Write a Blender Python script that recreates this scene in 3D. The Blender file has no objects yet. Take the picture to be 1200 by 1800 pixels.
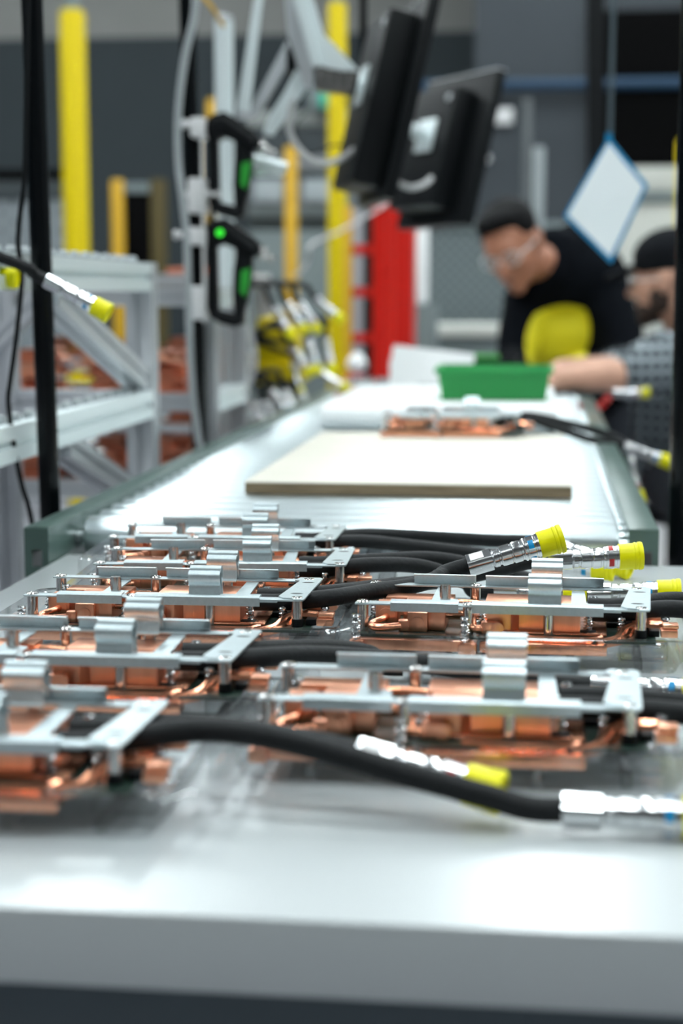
import bpy, bmesh, math, random
from mathutils import Vector, Matrix, noise
random.seed(7)
PI = math.pi
V = Vector
# ------------------------------------------------------------------ camera
FPX = 2900.0
TH = math.atan(385 / FPX)
PS = math.atan(348 * math.cos(TH) / FPX)
CAMZ = 1.13
scn = bpy.context.scene
cd = bpy.data.cameras.new('camera')
cam = bpy.data.objects.new('camera', cd)
scn.collection.objects.link(cam)
cam.location = (0, 0, CAMZ)
cam.rotation_euler = (PI / 2 - TH, 0, PS)
cd.sensor_fit = 'VERTICAL'
cd.sensor_height = 36
cd.sensor_width = 24
cd.lens = FPX / 1800 * 36
cd.clip_start = 0.02
cd.dof.use_dof = True
cd.dof.focus_distance = 1.34
cd.dof.aperture_fstop = 4.2
cd.dof.aperture_blades = 0
scn.camera = cam
# ------------------------------------------------------------------ world, exposure
w = bpy.data.worlds.new('world')
scn.world = w
w.use_nodes = True
w.node_tree.nodes['Background'].inputs[0].default_value = (.8, .9, 1, 1)
w.node_tree.nodes['Background'].inputs[1].default_value = .35
vs = scn.view_settings
vs.view_transform = 'Standard'
vs.look = 'None'
vs.gamma = 1
vs.use_curve_mapping = False
vs.exposure = 0.0
LAMP_STRENGTH = 29.5
LAMP_COLOUR = (.90, .985, 1.0)
T = .85          # table top height
RZ = .885        # top of the conveyor rollers

# ------------------------------------------------------------------ pixel -> world
_fw = V((-math.sin(PS) * math.cos(TH), math.cos(PS) * math.cos(TH), -math.sin(TH)))
_rt = V((math.cos(PS), math.sin(PS), 0))
_up = _rt.cross(_fw)
def _ray(x, y): return _fw + _rt * ((x - 600) / FPX) - _up * ((y - 900) / FPX)
def at(x, y, Y):
    r = _ray(x, y); return V((0, 0, CAMZ)) + r * (Y / r.y)
def on(x, y, z):
    r = _ray(x, y); return V((0, 0, CAMZ)) + r * ((z - CAMZ) / r.z)

# ------------------------------------------------------------------ materials
def mat(name, col, rough=.5, metal=0.0, noise_amt=0.0, scale=40, bump=0.0, bscale=None, emit=None, trans=0, ior=1.45, stretch=None, coat=0, spec=.5):
    m = bpy.data.materials.new(name); m.use_nodes = True
    nt = m.node_tree; b = nt.nodes['Principled BSDF']
    b.inputs['Base Color'].default_value = (*col, 1)
    b.inputs['Roughness'].default_value = rough
    b.inputs['Metallic'].default_value = metal
    b.inputs['IOR'].default_value = ior
    b.inputs['Transmission Weight'].default_value = trans
    b.inputs['Coat Weight'].default_value = coat
    b.inputs['Specular IOR Level'].default_value = spec
    if emit:
        b.inputs['Emission Color'].default_value = (*emit[0], 1)
        b.inputs['Emission Strength'].default_value = emit[1]
    tc = nt.nodes.new('ShaderNodeTexCoord'); mp = nt.nodes.new('ShaderNodeMapping')
    nt.links.new(tc.outputs['Object'], mp.inputs[0])
    if stretch: mp.inputs['Scale'].default_value = stretch
    if noise_amt:
        n = nt.nodes.new('ShaderNodeTexNoise'); n.inputs['Scale'].default_value = scale; n.inputs['Detail'].default_value = 4
        nt.links.new(mp.outputs[0], n.inputs['Vector'])
        r = nt.nodes.new('ShaderNodeValToRGB')
        lo = [max(0, c * (1 - noise_amt)) for c in col]; hi = [min(1, c * (1 + noise_amt)) for c in col]
        r.color_ramp.elements[0].color = (*lo, 1); r.color_ramp.elements[1].color = (*hi, 1)
        r.color_ramp.elements[0].position = .3; r.color_ramp.elements[1].position = .7
        nt.links.new(n.outputs[0], r.inputs[0]); nt.links.new(r.outputs[0], b.inputs['Base Color'])
    if bump:
        n = nt.nodes.new('ShaderNodeTexNoise'); n.inputs['Scale'].default_value = bscale or scale; n.inputs['Detail'].default_value = 3
        nt.links.new(mp.outputs[0], n.inputs['Vector'])
        bp = nt.nodes.new('ShaderNodeBump'); bp.inputs['Strength'].default_value = bump; bp.inputs['Distance'].default_value = .001
        nt.links.new(n.outputs[0], bp.inputs['Height']); nt.links.new(bp.outputs[0], b.inputs['Normal'])
    return m

M = dict(
    copper=mat('copper', (.97, .43, .26), .24, 1, .06, 300, .15, 500),
    copper_rough=mat('copper_brushed', (.99, .46, .29), .34, 1, .08, 200, .2, 700, stretch=(1, 1, .1)),
    copper_dark=mat('copper_oxidised', (.72, .27, .16), .42, .85, .35, 30),
    zinc=mat('galvanised_steel', (.57, .65, .675), .38, .88, .05, 400, .08, 900),
    nickel=mat('nickel_steel', (.60, .585, .57), .20, 1, .03, 300),
    chrome=mat('chrome_steel', (.72, .73, .74), .17, 1),
    
    black_plastic=mat('black_plastic', (.004, .005, .006), .45, spec=.22),
    black_paint=mat('black_paint', (.002, .003, .004), .2, spec=.3),
    pcb=mat('circuit_board_green', (.012, .03, .022), .35, 0, .5, 260),
    die=mat('dark_glass_chip', (.02, .02, .025), .06),
    yellow=mat('yellow_cap_plastic', (.80, .75, .0), .4, spec=.35),
    yellow_paint=mat('yellow_paint', (.60, .46, .0), .5, spec=.2),
    orange_yellow=mat('amber_paint', (.58, .33, .004), .5),
    table=mat('grey_laminate', (.47, .50, .505), .27, 0, .02, 600, .03, 60, ior=1.6),
    steel_frame=mat('slate_paint', (.075, .10, .115), .35),
    rail=mat('sage_green_paint', (.062, .108, .092), .35, 0, .12, 12, coat=.3),
    roller=mat('zinc_roller', (.74, .82, .84), .30, .93, .05, 20, stretch=(.2, 1, 1)),
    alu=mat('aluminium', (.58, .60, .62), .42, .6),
    alu_lit=mat('lit_aluminium', (.80, .88, .89), .32, .35),  # aluminium with the overhead light's brightness raised into its base colour
    wood=mat('plywood_face', (.64, .61, .53), .62, 0, .07, 6, .1, 60, stretch=(1, 8, 1)),
    wood_edge=mat('plywood_edge', (.20, .145, .085), .8, 0, .35, 60, stretch=(.3, 1, 8)),
    white=mat('white_plastic', (.86, .88, .88), .45),
    offwhite=mat('off_white_plastic', (.70, .70, .70), .4),
    green=mat('green_plastic', (.03, .33, .085), .45),
    green_bright=mat('green_grip', (.02, .30, .03), .45),
    led=mat('green_led', (.02, .4, .02), .4, emit=((.05, 1, .05), 1.2)),
    red=mat('red_paint', (.62, .012, .006), .33),
    red_band=mat('red_band', (.45, .012, .012), .4),
    blue_band=mat('blue_band', (.0, .26, .55), .4),
    blue=mat('blue_plastic', (.0, .22, .46), .45),
    paper=mat('white_paper', (.80, .85, .87), .7),
    label=mat('white_label', (.8, .8, .8), .5),
    ink=mat('engraved_ink', (.08, .05, .04), .6),
    cable_grey=mat('grey_cable', (.42, .42, .42), .5),
    conduit=mat('braided_conduit', (.38, .41, .42), .35, .6),
    cream=mat('cream_panel', (.52, .53, .49), .6),
    slate=mat('slate_partition', (.17, .205, .21), .6),
    skin1=mat('skin_tan', (.40, .17, .10), .5, 0, .08, 30),
    skin2=mat('skin_fair', (.60, .33, .23), .5, 0, .08, 30),
    hair=mat('black_hair', (.003, .003, .0035), .7, 0, .3, 90, .6, 200, spec=.15),
    beard=mat('dark_brown_beard', (.035, .020, .014), .8, 0, .4, 200, .8, 300),
    hoodie=mat('black_cotton', (.003, .004, .006), .95, 0, .2, 80, .4, 400, spec=.08),
    print_yellow=mat('yellow_print', (.70, .62, .01), .75),
    capcloth=mat('black_cap_cloth', (.007, .008, .010), .85, 0, .2, 300, spec=.1),
    jeans=mat('dark_trousers', (.02, .024, .032), .85, 0, .2, 80),
    wall=mat('charcoal_wall_paint', (.030, .040, .045), .8, 0, .03, 3),
    wall_up=mat('warm_grey_wall_paint', (.235, .235, .225), .85, 0, .03, 3),
    column=mat('slate_wall_paint', (.042, .050, .058), .8, 0, .03, 3),
    floor=mat('polished_concrete', (.34, .34, .37), .3, 0, .12, 3),
    ceiling=mat('ceiling_paint', (.30, .31, .315), .85),
    void=mat('black_screen', (.001, .001, .0012), .5, spec=.05),
    sign=mat('sign_white', (.36, .40, .42), .6),
    tattoo=mat('tattoo_ink', (.16, .12, .12), .6),
)
# clear thermoformed plastic
def clear_mat():
    m = bpy.data.materials.new('clear_plastic'); m.use_nodes = True
    nt = m.node_tree; nt.nodes.clear()
    o = nt.nodes.new('ShaderNodeOutputMaterial'); mx = nt.nodes.new('ShaderNodeMixShader')
    t = nt.nodes.new('ShaderNodeBsdfTransparent'); t.inputs[0].default_value = (.955, .96, .965, 1)
    g = nt.nodes.new('ShaderNodeBsdfGlossy'); g.inputs['Roughness'].default_value = .06
    f = nt.nodes.new('ShaderNodeLayerWeight'); f.inputs[0].default_value = .5
    pw = nt.nodes.new('ShaderNodeMath'); pw.operation = 'POWER'; pw.inputs[1].default_value = 4.5
    ad = nt.nodes.new('ShaderNodeMath'); ad.operation = 'MULTIPLY_ADD'; ad.inputs[1].default_value = .9; ad.inputs[2].default_value = .05
    nt.links.new(f.outputs['Facing'], pw.inputs[0]); nt.links.new(pw.outputs[0], ad.inputs[0]); nt.links.new(ad.outputs[0], mx.inputs[0]); nt.links.new(t.outputs[0], mx.inputs[1]); nt.links.new(g.outputs[0], mx.inputs[2])
    nt.links.new(mx.outputs[0], o.inputs[0]); return m
M['clear'] = clear_mat()
# knurled metal, ribbed rubber, checked shirt, perforated panel
def wave_bump(m, scale, direction='Z', strength=.6, dist=.001, coord='Object'):
    nt = m.node_tree; b = nt.nodes['Principled BSDF']
    tc = nt.nodes.new('ShaderNodeTexCoord'); wv = nt.nodes.new('ShaderNodeTexWave')
    wv.bands_direction = direction; wv.inputs['Scale'].default_value = scale; wv.inputs['Distortion'].default_value = 1.5
    wv.inputs['Detail'].default_value = 1
    bp = nt.nodes.new('ShaderNodeBump'); bp.inputs['Strength'].default_value = strength; bp.inputs['Distance'].default_value = dist
    nt.links.new(tc.outputs[coord], wv.inputs['Vector']); nt.links.new(wv.outputs['Fac'], bp.inputs['Height'])
    nt.links.new(bp.outputs[0], b.inputs['Normal'])
M['hose'] = mat('wrapped_rubber_hose', (.0075, .0085, .0095), .6, 0, .15, 200, .5, 260, spec=.28)
def check_mat():
    m = mat('checked_flannel', (.1, .12, .14), .85)
    nt = m.node_tree; b = nt.nodes['Principled BSDF']
    tc = nt.nodes.new('ShaderNodeTexCoord'); sp = nt.nodes.new('ShaderNodeSeparateXYZ'); nt.links.new(tc.outputs['Object'], sp.inputs[0])
    def band(a, bb, period):
        s = nt.nodes.new('ShaderNodeMath'); s.operation = 'ADD'; nt.links.new(a, s.inputs[0]); nt.links.new(bb, s.inputs[1])
        d = nt.nodes.new('ShaderNodeMath'); d.operation = 'MULTIPLY'; nt.links.new(s.outputs[0], d.inputs[0]); d.inputs[1].default_value = 2 * PI / period
        q = nt.nodes.new('ShaderNodeMath'); q.operation = 'SINE'; nt.links.new(d.outputs[0], q.inputs[0])
        g = nt.nodes.new('ShaderNodeMath'); g.operation = 'GREATER_THAN'; nt.links.new(q.outputs[0], g.inputs[0]); g.inputs[1].default_value = .25
        return g.outputs[0]
    z0 = nt.nodes.new('ShaderNodeValue'); z0.outputs[0].default_value = 0
    a1 = band(sp.outputs['Z'], z0.outputs[0], .030); a2 = band(sp.outputs['X'], z0.outputs[0], .026)
    ad = nt.nodes.new('ShaderNodeMath'); nt.links.new(a1, ad.inputs[0]); nt.links.new(a2, ad.inputs[1])
    r = nt.nodes.new('ShaderNodeValToRGB'); r.color_ramp.interpolation = 'CONSTANT'
    r.color_ramp.elements[0].color = (.012, .018, .024, 1); r.color_ramp.elements[1].position = .4; r.color_ramp.elements[1].color = (.11, .135, .15, 1)
    e = r.color_ramp.elements.new(.75); e.color = (.42, .47, .50, 1)
    dv = nt.nodes.new('ShaderNodeMath'); dv.operation = 'MULTIPLY'; dv.inputs[1].default_value = .5; nt.links.new(ad.outputs[0], dv.inputs[0])
    nt.links.new(dv.outputs[0], r.inputs[0]); nt.links.new(r.outputs[0], b.inputs['Base Color'])
    return m
M['check'] = check_mat()
def mesh_panel_mat(name, a, bcol, scale):
    m = mat(name, a, .6); nt = m.node_tree; b = nt.nodes['Principled BSDF']
    tc = nt.nodes.new('ShaderNodeTexCoord'); mp = nt.nodes.new('ShaderNodeMapping'); mp.inputs['Rotation'].default_value = (PI / 2, 0, 0)
    br = nt.nodes.new('ShaderNodeTexChecker'); br.inputs['Scale'].default_value = scale
    br.inputs[1].default_value = (*a, 1); br.inputs[2].default_value = (*bcol, 1)
    nt.links.new(tc.outputs['Object'], br.inputs['Vector']); nt.links.new(br.outputs[0], b.inputs['Base Color']); return m
M['perf_light'] = mesh_panel_mat('light_mesh_panel', (.26, .29, .31), (.14, .16, .175), 22)
M['perf_dark'] = mesh_panel_mat('grey_perforated_panel', (.155, .19, .195), (.085, .105, .11), 40)

# ------------------------------------------------------------------ mesh builder
def frame_of(d):
    d = d.normalized(); a = V((0, 0, 1)) if abs(d.z) < .9 else V((0, 1, 0))
    x = a.cross(d).normalized(); return x, d.cross(x).normalized(), d
class MB:
    def __init__(s): s.v = []; s.f = []
    def add(s, vs, fs, mtx=None):
        n = len(s.v); s.v += [(mtx @ V(p)) if mtx else V(p) for p in vs]; s.f += [tuple(i + n for i in f) for f in fs]; return s
    def box(s, x0, x1, y0, y1, z0, z1, bev=0, mtx=None):
        if bev <= 0:
            vs = [(x, y, z) for z in (z0, z1) for y in (y0, y1) for x in (x0, x1)]
            return s.add(vs, [(0, 2, 3, 1), (4, 5, 7, 6), (0, 1, 5, 4), (2, 6, 7, 3), (0, 4, 6, 2), (1, 3, 7, 5)], mtx)
        bm = bmesh.new(); bmesh.ops.create_cube(bm, size=1)
        for v in bm.verts: v.co = V(((x0 + x1) / 2 + v.co.x * (x1 - x0), (y0 + y1) / 2 + v.co.y * (y1 - y0), (z0 + z1) / 2 + v.co.z * (z1 - z0)))
        bev = min(bev, .49 * min(abs(x1 - x0), abs(y1 - y0), abs(z1 - z0)))
        bmesh.ops.bevel(bm, geom=list(bm.edges), offset=bev, segments=2, affect='EDGES', profile=.6)
        bm.verts.index_update(); s.add([v.co.copy() for v in bm.verts], [[v.index for v in f.verts] for f in bm.faces], mtx); bm.free(); return s
    def obox(s, c, sx, sy, sz, bev=0, mtx=None):
        return s.box(c[0] - sx / 2, c[0] + sx / 2, c[1] - sy / 2, c[1] + sy / 2, c[2] - sz / 2, c[2] + sz / 2, bev, mtx)
    def lathe(s, prof, p0=(0, 0, 0), d=(0, 0, 1), n=20, mtx=None):
        # prof: (radius, height) along d
        x, y, z = frame_of(V(d)); p0 = V(p0); vs = []; fs = []
        for r, h in prof:
            for k in range(n):
                a = 2 * PI * k / n; vs.append(p0 + z * h + (x * math.cos(a) + y * math.sin(a)) * max(r, 1e-5))
        for i in range(len(prof) - 1):
            for k in range(n):
                a, b = i * n + k, i * n + (k + 1) % n; fs.append((a, b, b + n, a + n))
        fs.append(tuple(range(n - 1, -1, -1))); fs.append(tuple(range((len(prof) - 1) * n, len(prof) * n)))
        return s.add(vs, fs, mtx)
    def cyl(s, p0, p1, r0, r1=None, n=20, mtx=None):
        p0, p1 = V(p0), V(p1); L = (p1 - p0).length; r1 = r0 if r1 is None else r1
        return s.lathe([(r0, 0), (r1, L)], p0, p1 - p0, n, mtx)
    def tube(s, pts, r, n=12, mtx=None):
        pts = [V(p) for p in pts]; vs = []; fs = []
        t0 = (pts[1] - pts[0]).normalized(); x, y, _ = frame_of(t0)
        for i, p in enumerate(pts):
            t = ((pts[min(i + 1, len(pts) - 1)] - pts[max(i - 1, 0)])).normalized()
            q = t0.rotation_difference(t); x = q @ x; y = q @ y; t0 = t
            rr = r[i] if isinstance(r, (list, tuple)) else r
            for k in range(n):
                a = 2 * PI * k / n; vs.append(p + (x * math.cos(a) + y * math.sin(a)) * rr)
        for i in range(len(pts) - 1):
            for k in range(n):
                a, b = i * n + k, i * n + (k + 1) % n; fs.append((a, b, b + n, a + n))
        fs.append(tuple(range(n - 1, -1, -1))); fs.append(tuple(range((len(pts) - 1) * n, len(pts) * n)))
        return s.add(vs, fs, mtx)
    def prism(s, poly, h, origin=(0, 0, 0), ux=(1, 0, 0), uy=(0, 1, 0), mtx=None):
        o, ux, uy = V(origin), V(ux).normalized(), V(uy).normalized(); uz = ux.cross(uy).normalized(); n = len(poly)
        vs = [o + ux * p[0] + uy * p[1] for p in poly] + [o + ux * p[0] + uy * p[1] + uz * h for p in poly]
        fs = [tuple(range(n - 1, -1, -1)), tuple(range(n, 2 * n))] + [(i, (i + 1) % n, n + (i + 1) % n, n + i) for i in range(n)]
        return s.add(vs, fs, mtx)
    def sheet(s, poly, t, h, origin=(0, 0, 0), ux=(1, 0, 0), uy=(0, 1, 0), mtx=None):
        # open polyline profile thickened by t, extruded h
        P = [V((p[0], p[1], 0)) for p in poly]; L = []; R = []
        for i, p in enumerate(P):
            tg = (P[min(i + 1, len(P) - 1)] - P[max(i - 1, 0)]).normalized(); nn = V((-tg.y, tg.x, 0))
            L.append((p + nn * t / 2)); R.append((p - nn * t / 2))
        return s.prism([(q.x, q.y) for q in L + R[::-1]], h, origin, ux, uy, mtx)
    def build(s, name, m, parent=None, smooth=35):
        me = bpy.data.meshes.new(name); me.from_pydata([tuple(v) for v in s.v], [], s.f); me.materials.append(m)
        bm = bmesh.new(); bm.from_mesh(me); bmesh.ops.recalc_face_normals(bm, faces=bm.faces); bm.to_mesh(me); bm.free()
        if smooth:
            me.shade_smooth(); me.set_sharp_from_angle(angle=math.radians(smooth))
        o = bpy.data.objects.new(name, me); scn.collection.objects.link(o); o.parent = parent
        return o
def tag(o, label=None, cat=None, group=None, kind=None):
    if label: o['label'] = label
    if cat: o['category'] = cat
    if group: o['group'] = group
    if kind: o['kind'] = kind
    return o
def empty(name, loc=(0, 0, 0), rz=0, label=None, cat=None, group=None):
    o = bpy.data.objects.new(name, None); scn.collection.objects.link(o); o.location = loc; o.rotation_euler = (0, 0, rz)
    o.empty_display_size = .05
    return tag(o, label, cat, group)
def copy_tree(o, parent=None):
    c = o.copy(); scn.collection.objects.link(c); c.parent = parent
    for ch in list(o.children): copy_tree(ch, c)
    return c
def spline(P, k=10):
    P = [V(p) for p in P]; Q = [P[0] * 2 - P[1]] + P + [P[-1] * 2 - P[-2]]; out = []
    for i in range(1, len(Q) - 2):
        for j in range(k):
            t = j / k; a, b, c, d = Q[i - 1], Q[i], Q[i + 1], Q[i + 2]
            out.append(.5 * ((2 * b) + (c - a) * t + (2 * a - 5 * b + 4 * c - d) * t * t + (3 * b - 3 * c + d - a) * t ** 3))
    out.append(P[-1]); return out

# ------------------------------------------------------------------ the room
def struct(name, mb, m): return tag(mb.build(name, m, None, 0), kind='structure')
struct('floor', MB().box(-7, 7, -6, 12.3, -.1, 0), M['floor'])
struct('ceiling', MB().box(-7, 7, -6, 12.3, 5.0, 5.1), M['ceiling'])
struct('wall_back', MB().box(-7, 7, 12, 12.2, 0, 2.96), M['wall'])
struct('wall_back_upper', MB().box(-7, 7, 12, 12.2, 2.96, 5.0), M['wall_up'])
struct('wall_left', MB().box(-7.2, -7, -6, 12, 0, 5), M['wall'])
struct('wall_right', MB().box(7, 7.2, -6, 12, 0, 5), M['wall_up'])
struct('wall_front', MB().box(-7, 7, -6.2, -6, 0, 5), M['wall_up'])
# projecting wall on the right, with a dark opening
cx0 = at(832, 300, 10).x
struct('wall_right_bay', MB().box(cx0, 6.98, 10.0, 11.98, 0, 4.98), M['column'])
a, b = at(1042, 22, 9.99), at(1200, 292, 9.99)
struct('window_1', MB().box(a.x, a.x + 1.9, 9.93, 9.998, b.z, a.z), M['void'])
# ceiling lamps
lampE = mat('lamp_diffuser', (.9, .9, .9), .5, emit=(LAMP_COLOUR, LAMP_STRENGTH))
def ceiling_lamp(x, y, i):
    r = empty('ceiling_light', (x, y, 4.55))
    MB().box(-.2, .2, -.65, .65, .0, .06, .01).build('housing', M['white'], r)
    MB().box(-.17, .17, -.62, .62, -.012, -.001).build('diffuser', lampE, r)
    MB().cyl((0, -.5, .055), (0, -.5, .45), .006, n=8).cyl((0, .5, .055), (0, .5, .45), .006, n=8).build('suspension_wire', M['alu'], r)
    return tag(r, 'long white suspended ceiling lamp above the workshop', 'ceiling lamp', 'suspended ceiling lamps')
for i, x in enumerate((-4.6, -2.3, 0.05, 2.4, 4.7)):
    for j, y in enumerate((-.9, 1.4, 3.8, 5.8, 7.8, 9.6)):
        ceiling_lamp(x, y, i)

# ------------------------------------------------------------------ work table
tb = empty('worktable', (0, 1.2, 0), 0, 'grey laminate-topped worktable in the foreground holding the cold plate assemblies', 'table')
tt = MB().box(-.503, .55, -.495, .515, T - .037, T, .0022).build('tabletop', M['table'], tb)
MB().box(-.47, .52, -.455, -.41, T - .105, T - .038, .003).box(-.47, .52, .44, .485, T - .105, T - .038, .003) \
    .box(-.47, -.43, -.41, .44, T - .105, T - .038).box(.48, .52, -.41, .44, T - .105, T - .038).build('frame', M['steel_frame'], tb)
for sx in (-.45, .50):
    for sy in (-.43, .46):
        MB().box(sx - .022, sx + .022, sy - .022, sy + .022, 0, T - .101, .003).build('leg', M['steel_frame'], tb)

# ------------------------------------------------------------------ roller conveyor
cv = empty('roller_conveyor', (-.2, 1.72, 0), 0, 'gravity roller conveyor with zinc rollers between sage green rails', 'conveyor')
CY1 = 4.75
def rail(xo, xi, y0, inner_sign, name='side_rail'):
    m = MB(); X = xo + .2; XI = xi + .2; lo, hi = min(X, XI), max(X, XI)
    web = (lo, lo + .003) if inner_sign > 0 else (hi - .003, hi)
    m.box(lo, hi, y0 - 1.72, CY1 - 1.72, RZ - .004, RZ + .002, .001)
    m.box(web[0], web[1], y0 - 1.72, CY1 - 1.72, RZ - .085, RZ - .003)
    iw = (hi - .003, hi) if inner_sign > 0 else (lo, lo + .003)
    m.box(iw[0], iw[1], y0 - 1.72, CY1 - 1.72, RZ - .040, RZ - .003)
    m.box(lo, hi, y0 - 1.72, CY1 - 1.72, RZ - .089, RZ - .085)
    # end plate with a slot
    yy = y0 - 1.72
    m.box(lo, hi, yy - .003, yy, RZ - .022, RZ + .001); m.box(lo, hi, yy - .003, yy, RZ - .089, RZ - .040)
    m.box(lo, lo + .008, yy - .003, yy, RZ - .040, RZ - .022); m.box(hi - .007, hi, yy - .003, yy, RZ - .040, RZ - .022)
    return m.build(name, M['rail'], cv)
rail(-.532, -.506, 1.662, 1); rail(.127, .096, 1.722, -1)
RL, RR = -.494, .088
rol = MB().lathe([(.006, -.012), (.006, 0), (.020, 0), (.0222, .0015), (.0230, .005), (.0230, RR - RL - .005), (.0222, RR - RL - .0015), (.020, RR - RL), (.006, RR - RL), (.006, RR - RL + .008)],
                 (0, 0, 0), (1, 0, 0), 28).build('roller', M['roller'], cv)
nrol = 54
for i in range(nrol):
    o = rol if i == 0 else rol.copy()
    if i: scn.collection.objects.link(o)
    o.parent = cv; o.location = (RL + .2, 1.77 - 1.72 + i * .054, RZ - .0230)
for y in (.1, 1.5, 2.9):
    for x in (-.32, .315):
        MB().box(x - .018, x + .018, y, y + .04, 0, RZ - .09, .002).build('leg', M['rail'], cv)
    MB().box(-.30, .295, y + .01, y + .03, .35, .39).build('cross_brace', M['rail'], cv)

# ------------------------------------------------------------------ coupling with cap
def coupling_meshes(band):
    e = empty('proto')
    m = MB()
    # flatted collar (rounded square section)
    sec = []
    for k in range(32):
        a = 2 * PI * k / 32; c, s_ = math.cos(a), math.sin(a); q = (abs(c) ** 5 + abs(s_) ** 5) ** (-1 / 5)
        q = min(q, 1.13); sec.append((c * .0083 * q, s_ * .0083 * q))
    m.prism(sec, .0205, (0, 0, 0))
    m.lathe([(.0062, .0205), (.0066, .021), (.0075, .0222), (.0078, .0225), (.0078, .0262), (.0070, .0268), (.0070, .028),
             (.0083, .0288), (.0086, .0292), (.0086, .0370), (.0080, .0376), (.0080, .0384), (.0088, .0390), (.0090, .0396), (.0090, .0455), (.0084, .046), (.0084, .0475),
             (.0094, .0482), (.0098, .0488), (.0098, .0500), (.0094, .0504), (.0094, .0512), (.0099, .0517), (.0099, .0575), (.0095, .058), (.0095, .0592), (.0100, .0596), (.0100, .066)], n=32)
    # hex flats
    m.lathe([(.0081, .0226), (.0081, .0258)], n=6)
    m.build('coupling', M['chrome'], e)
    m = MB()
    m.lathe([(.0102, .0615), (.0110, .0617), (.0113, .063), (.0113, .0745), (.0119, .0752), (.0120, .0768), (.0115, .0775), (.0115, .0782),
             (.0122, .0788), (.0123, .0812), (.0118, .0823), (.0100, .0826), (.0098, .080)], n=36)
    m.build('cap', M['yellow'], e)
    m = MB()
    for k in range(4):
        a0 = 2 * PI * k / 4 + .2; vs = []; n = 6
        for i in range(n + 1):
            a = a0 + .75 * i / n
            for r in (.0098, .0101):
                for h in (.0524, .0568): vs.append((r * math.cos(a), r * math.sin(a), h))
        fs = []
        for i in range(n):
            b0 = i * 4; fs += [(b0 + 2, b0 + 3, b0 + 7, b0 + 6), (b0, b0 + 4, b0 + 5, b0 + 1), (b0, b0 + 2, b0 + 6, b0 + 4), (b0 + 1, b0 + 5, b0 + 7, b0 + 3)]
        fs += [(0, 1, 3, 2), (n * 4, n * 4 + 2, n * 4 + 3, n * 4 + 1)]
        m.add(vs, fs)
    m.build('color_band', M[band], e)
    m = MB(); m.box(.0083, .00845, -.004, .004, .003, .0145); m.build('paper_label', M['label'], e)
    m = MB()
    random.seed(3)
    for row in range(3):
        h = .006
        while h < .0125:
            ww = random.uniform(.0004, .0008); y0 = -.0028 + row * .0018
            m.box(y0, y0 + .0010, -.00842, -.00834, h, h + ww); h += ww + .0003
    m.build('engraving', M['ink'], e)
    L = sorted([(c.name.split('.')[0], c.data) for c in e.children], key=lambda t: t[0] != 'coupling')
    for c in list(e.children): bpy.data.objects.remove(c)
    bpy.data.objects.remove(e)
    return L
CPL = {b: coupling_meshes(b) for b in ('blue_band', 'red_band')}
HR = .0068
def add_coupling(root, p, d, band='blue_band', roll=0.0, scale=1.0, tab=False):
    """coupling part with its cap, band, label as sub-parts; p, d in world space"""
    d = V(d).normalized(); up = V((0, 0, 1)); x = (up - d * up.dot(d)).normalized(); y = d.cross(x)
    R = Matrix((x, y, d)).transposed().to_4x4() @ Matrix.Rotation(roll, 4, 'Z') @ Matrix.Scale(scale, 4)
    Wm = Matrix.Translation(p) @ R
    top = None
    root_m = Matrix.Translation(root.location) @ Matrix.Rotation(root.rotation_euler.z, 4, 'Z')
    for nm, me in CPL[band]:
        o = bpy.data.objects.new(nm, me); scn.collection.objects.link(o)
        if nm == 'coupling':
            top = o; o.parent = root; o.matrix_local = root_m.inverted() @ Wm
        else: o.parent = top
    return top
def add_hose(root, pts, band='blue_band', roll=0.0, cpl_to=None, scale=1.0, sleeve=False):
    """pts: world points; last point is where the coupling starts, cpl_to a point giving its direction"""
    root_m = (Matrix.Translation(root.location) @ Matrix.Rotation(root.rotation_euler.z, 4, 'Z')).inverted()
    d = (V(cpl_to) - V(pts[-1])).normalized()
    P = spline(list(pts[:-1]) + [V(pts[-1]) - d * .018, V(pts[-1]) + d * .004])
    # ribbed wrapping: tiny radius ripples
    Q = []; acc = 0
    for i in range(len(P) - 1):
        n = max(1, int((P[i + 1] - P[i]).length / .0035))
        for k in range(n): Q.append(P[i].lerp(P[i + 1], k / n))
    Q.append(P[-1])
    rr = [HR * scale * (1 + (.004 if i % 2 else -.004)) for i in range(len(Q))]
    if sleeve:
        L = 0
        for i in range(len(Q) - 1, 0, -1):
            L += (Q[i] - Q[i - 1]).length
            if L < .036: rr[i] = HR * 1.04
            elif L < .038: rr[i] = HR * 1.10
    MB().tube([root_m @ q for q in Q], rr, 18).build('hose', M['hose'], root, 60)
    add_coupling(root, V(pts[-1]), d, band, roll, scale)

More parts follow.
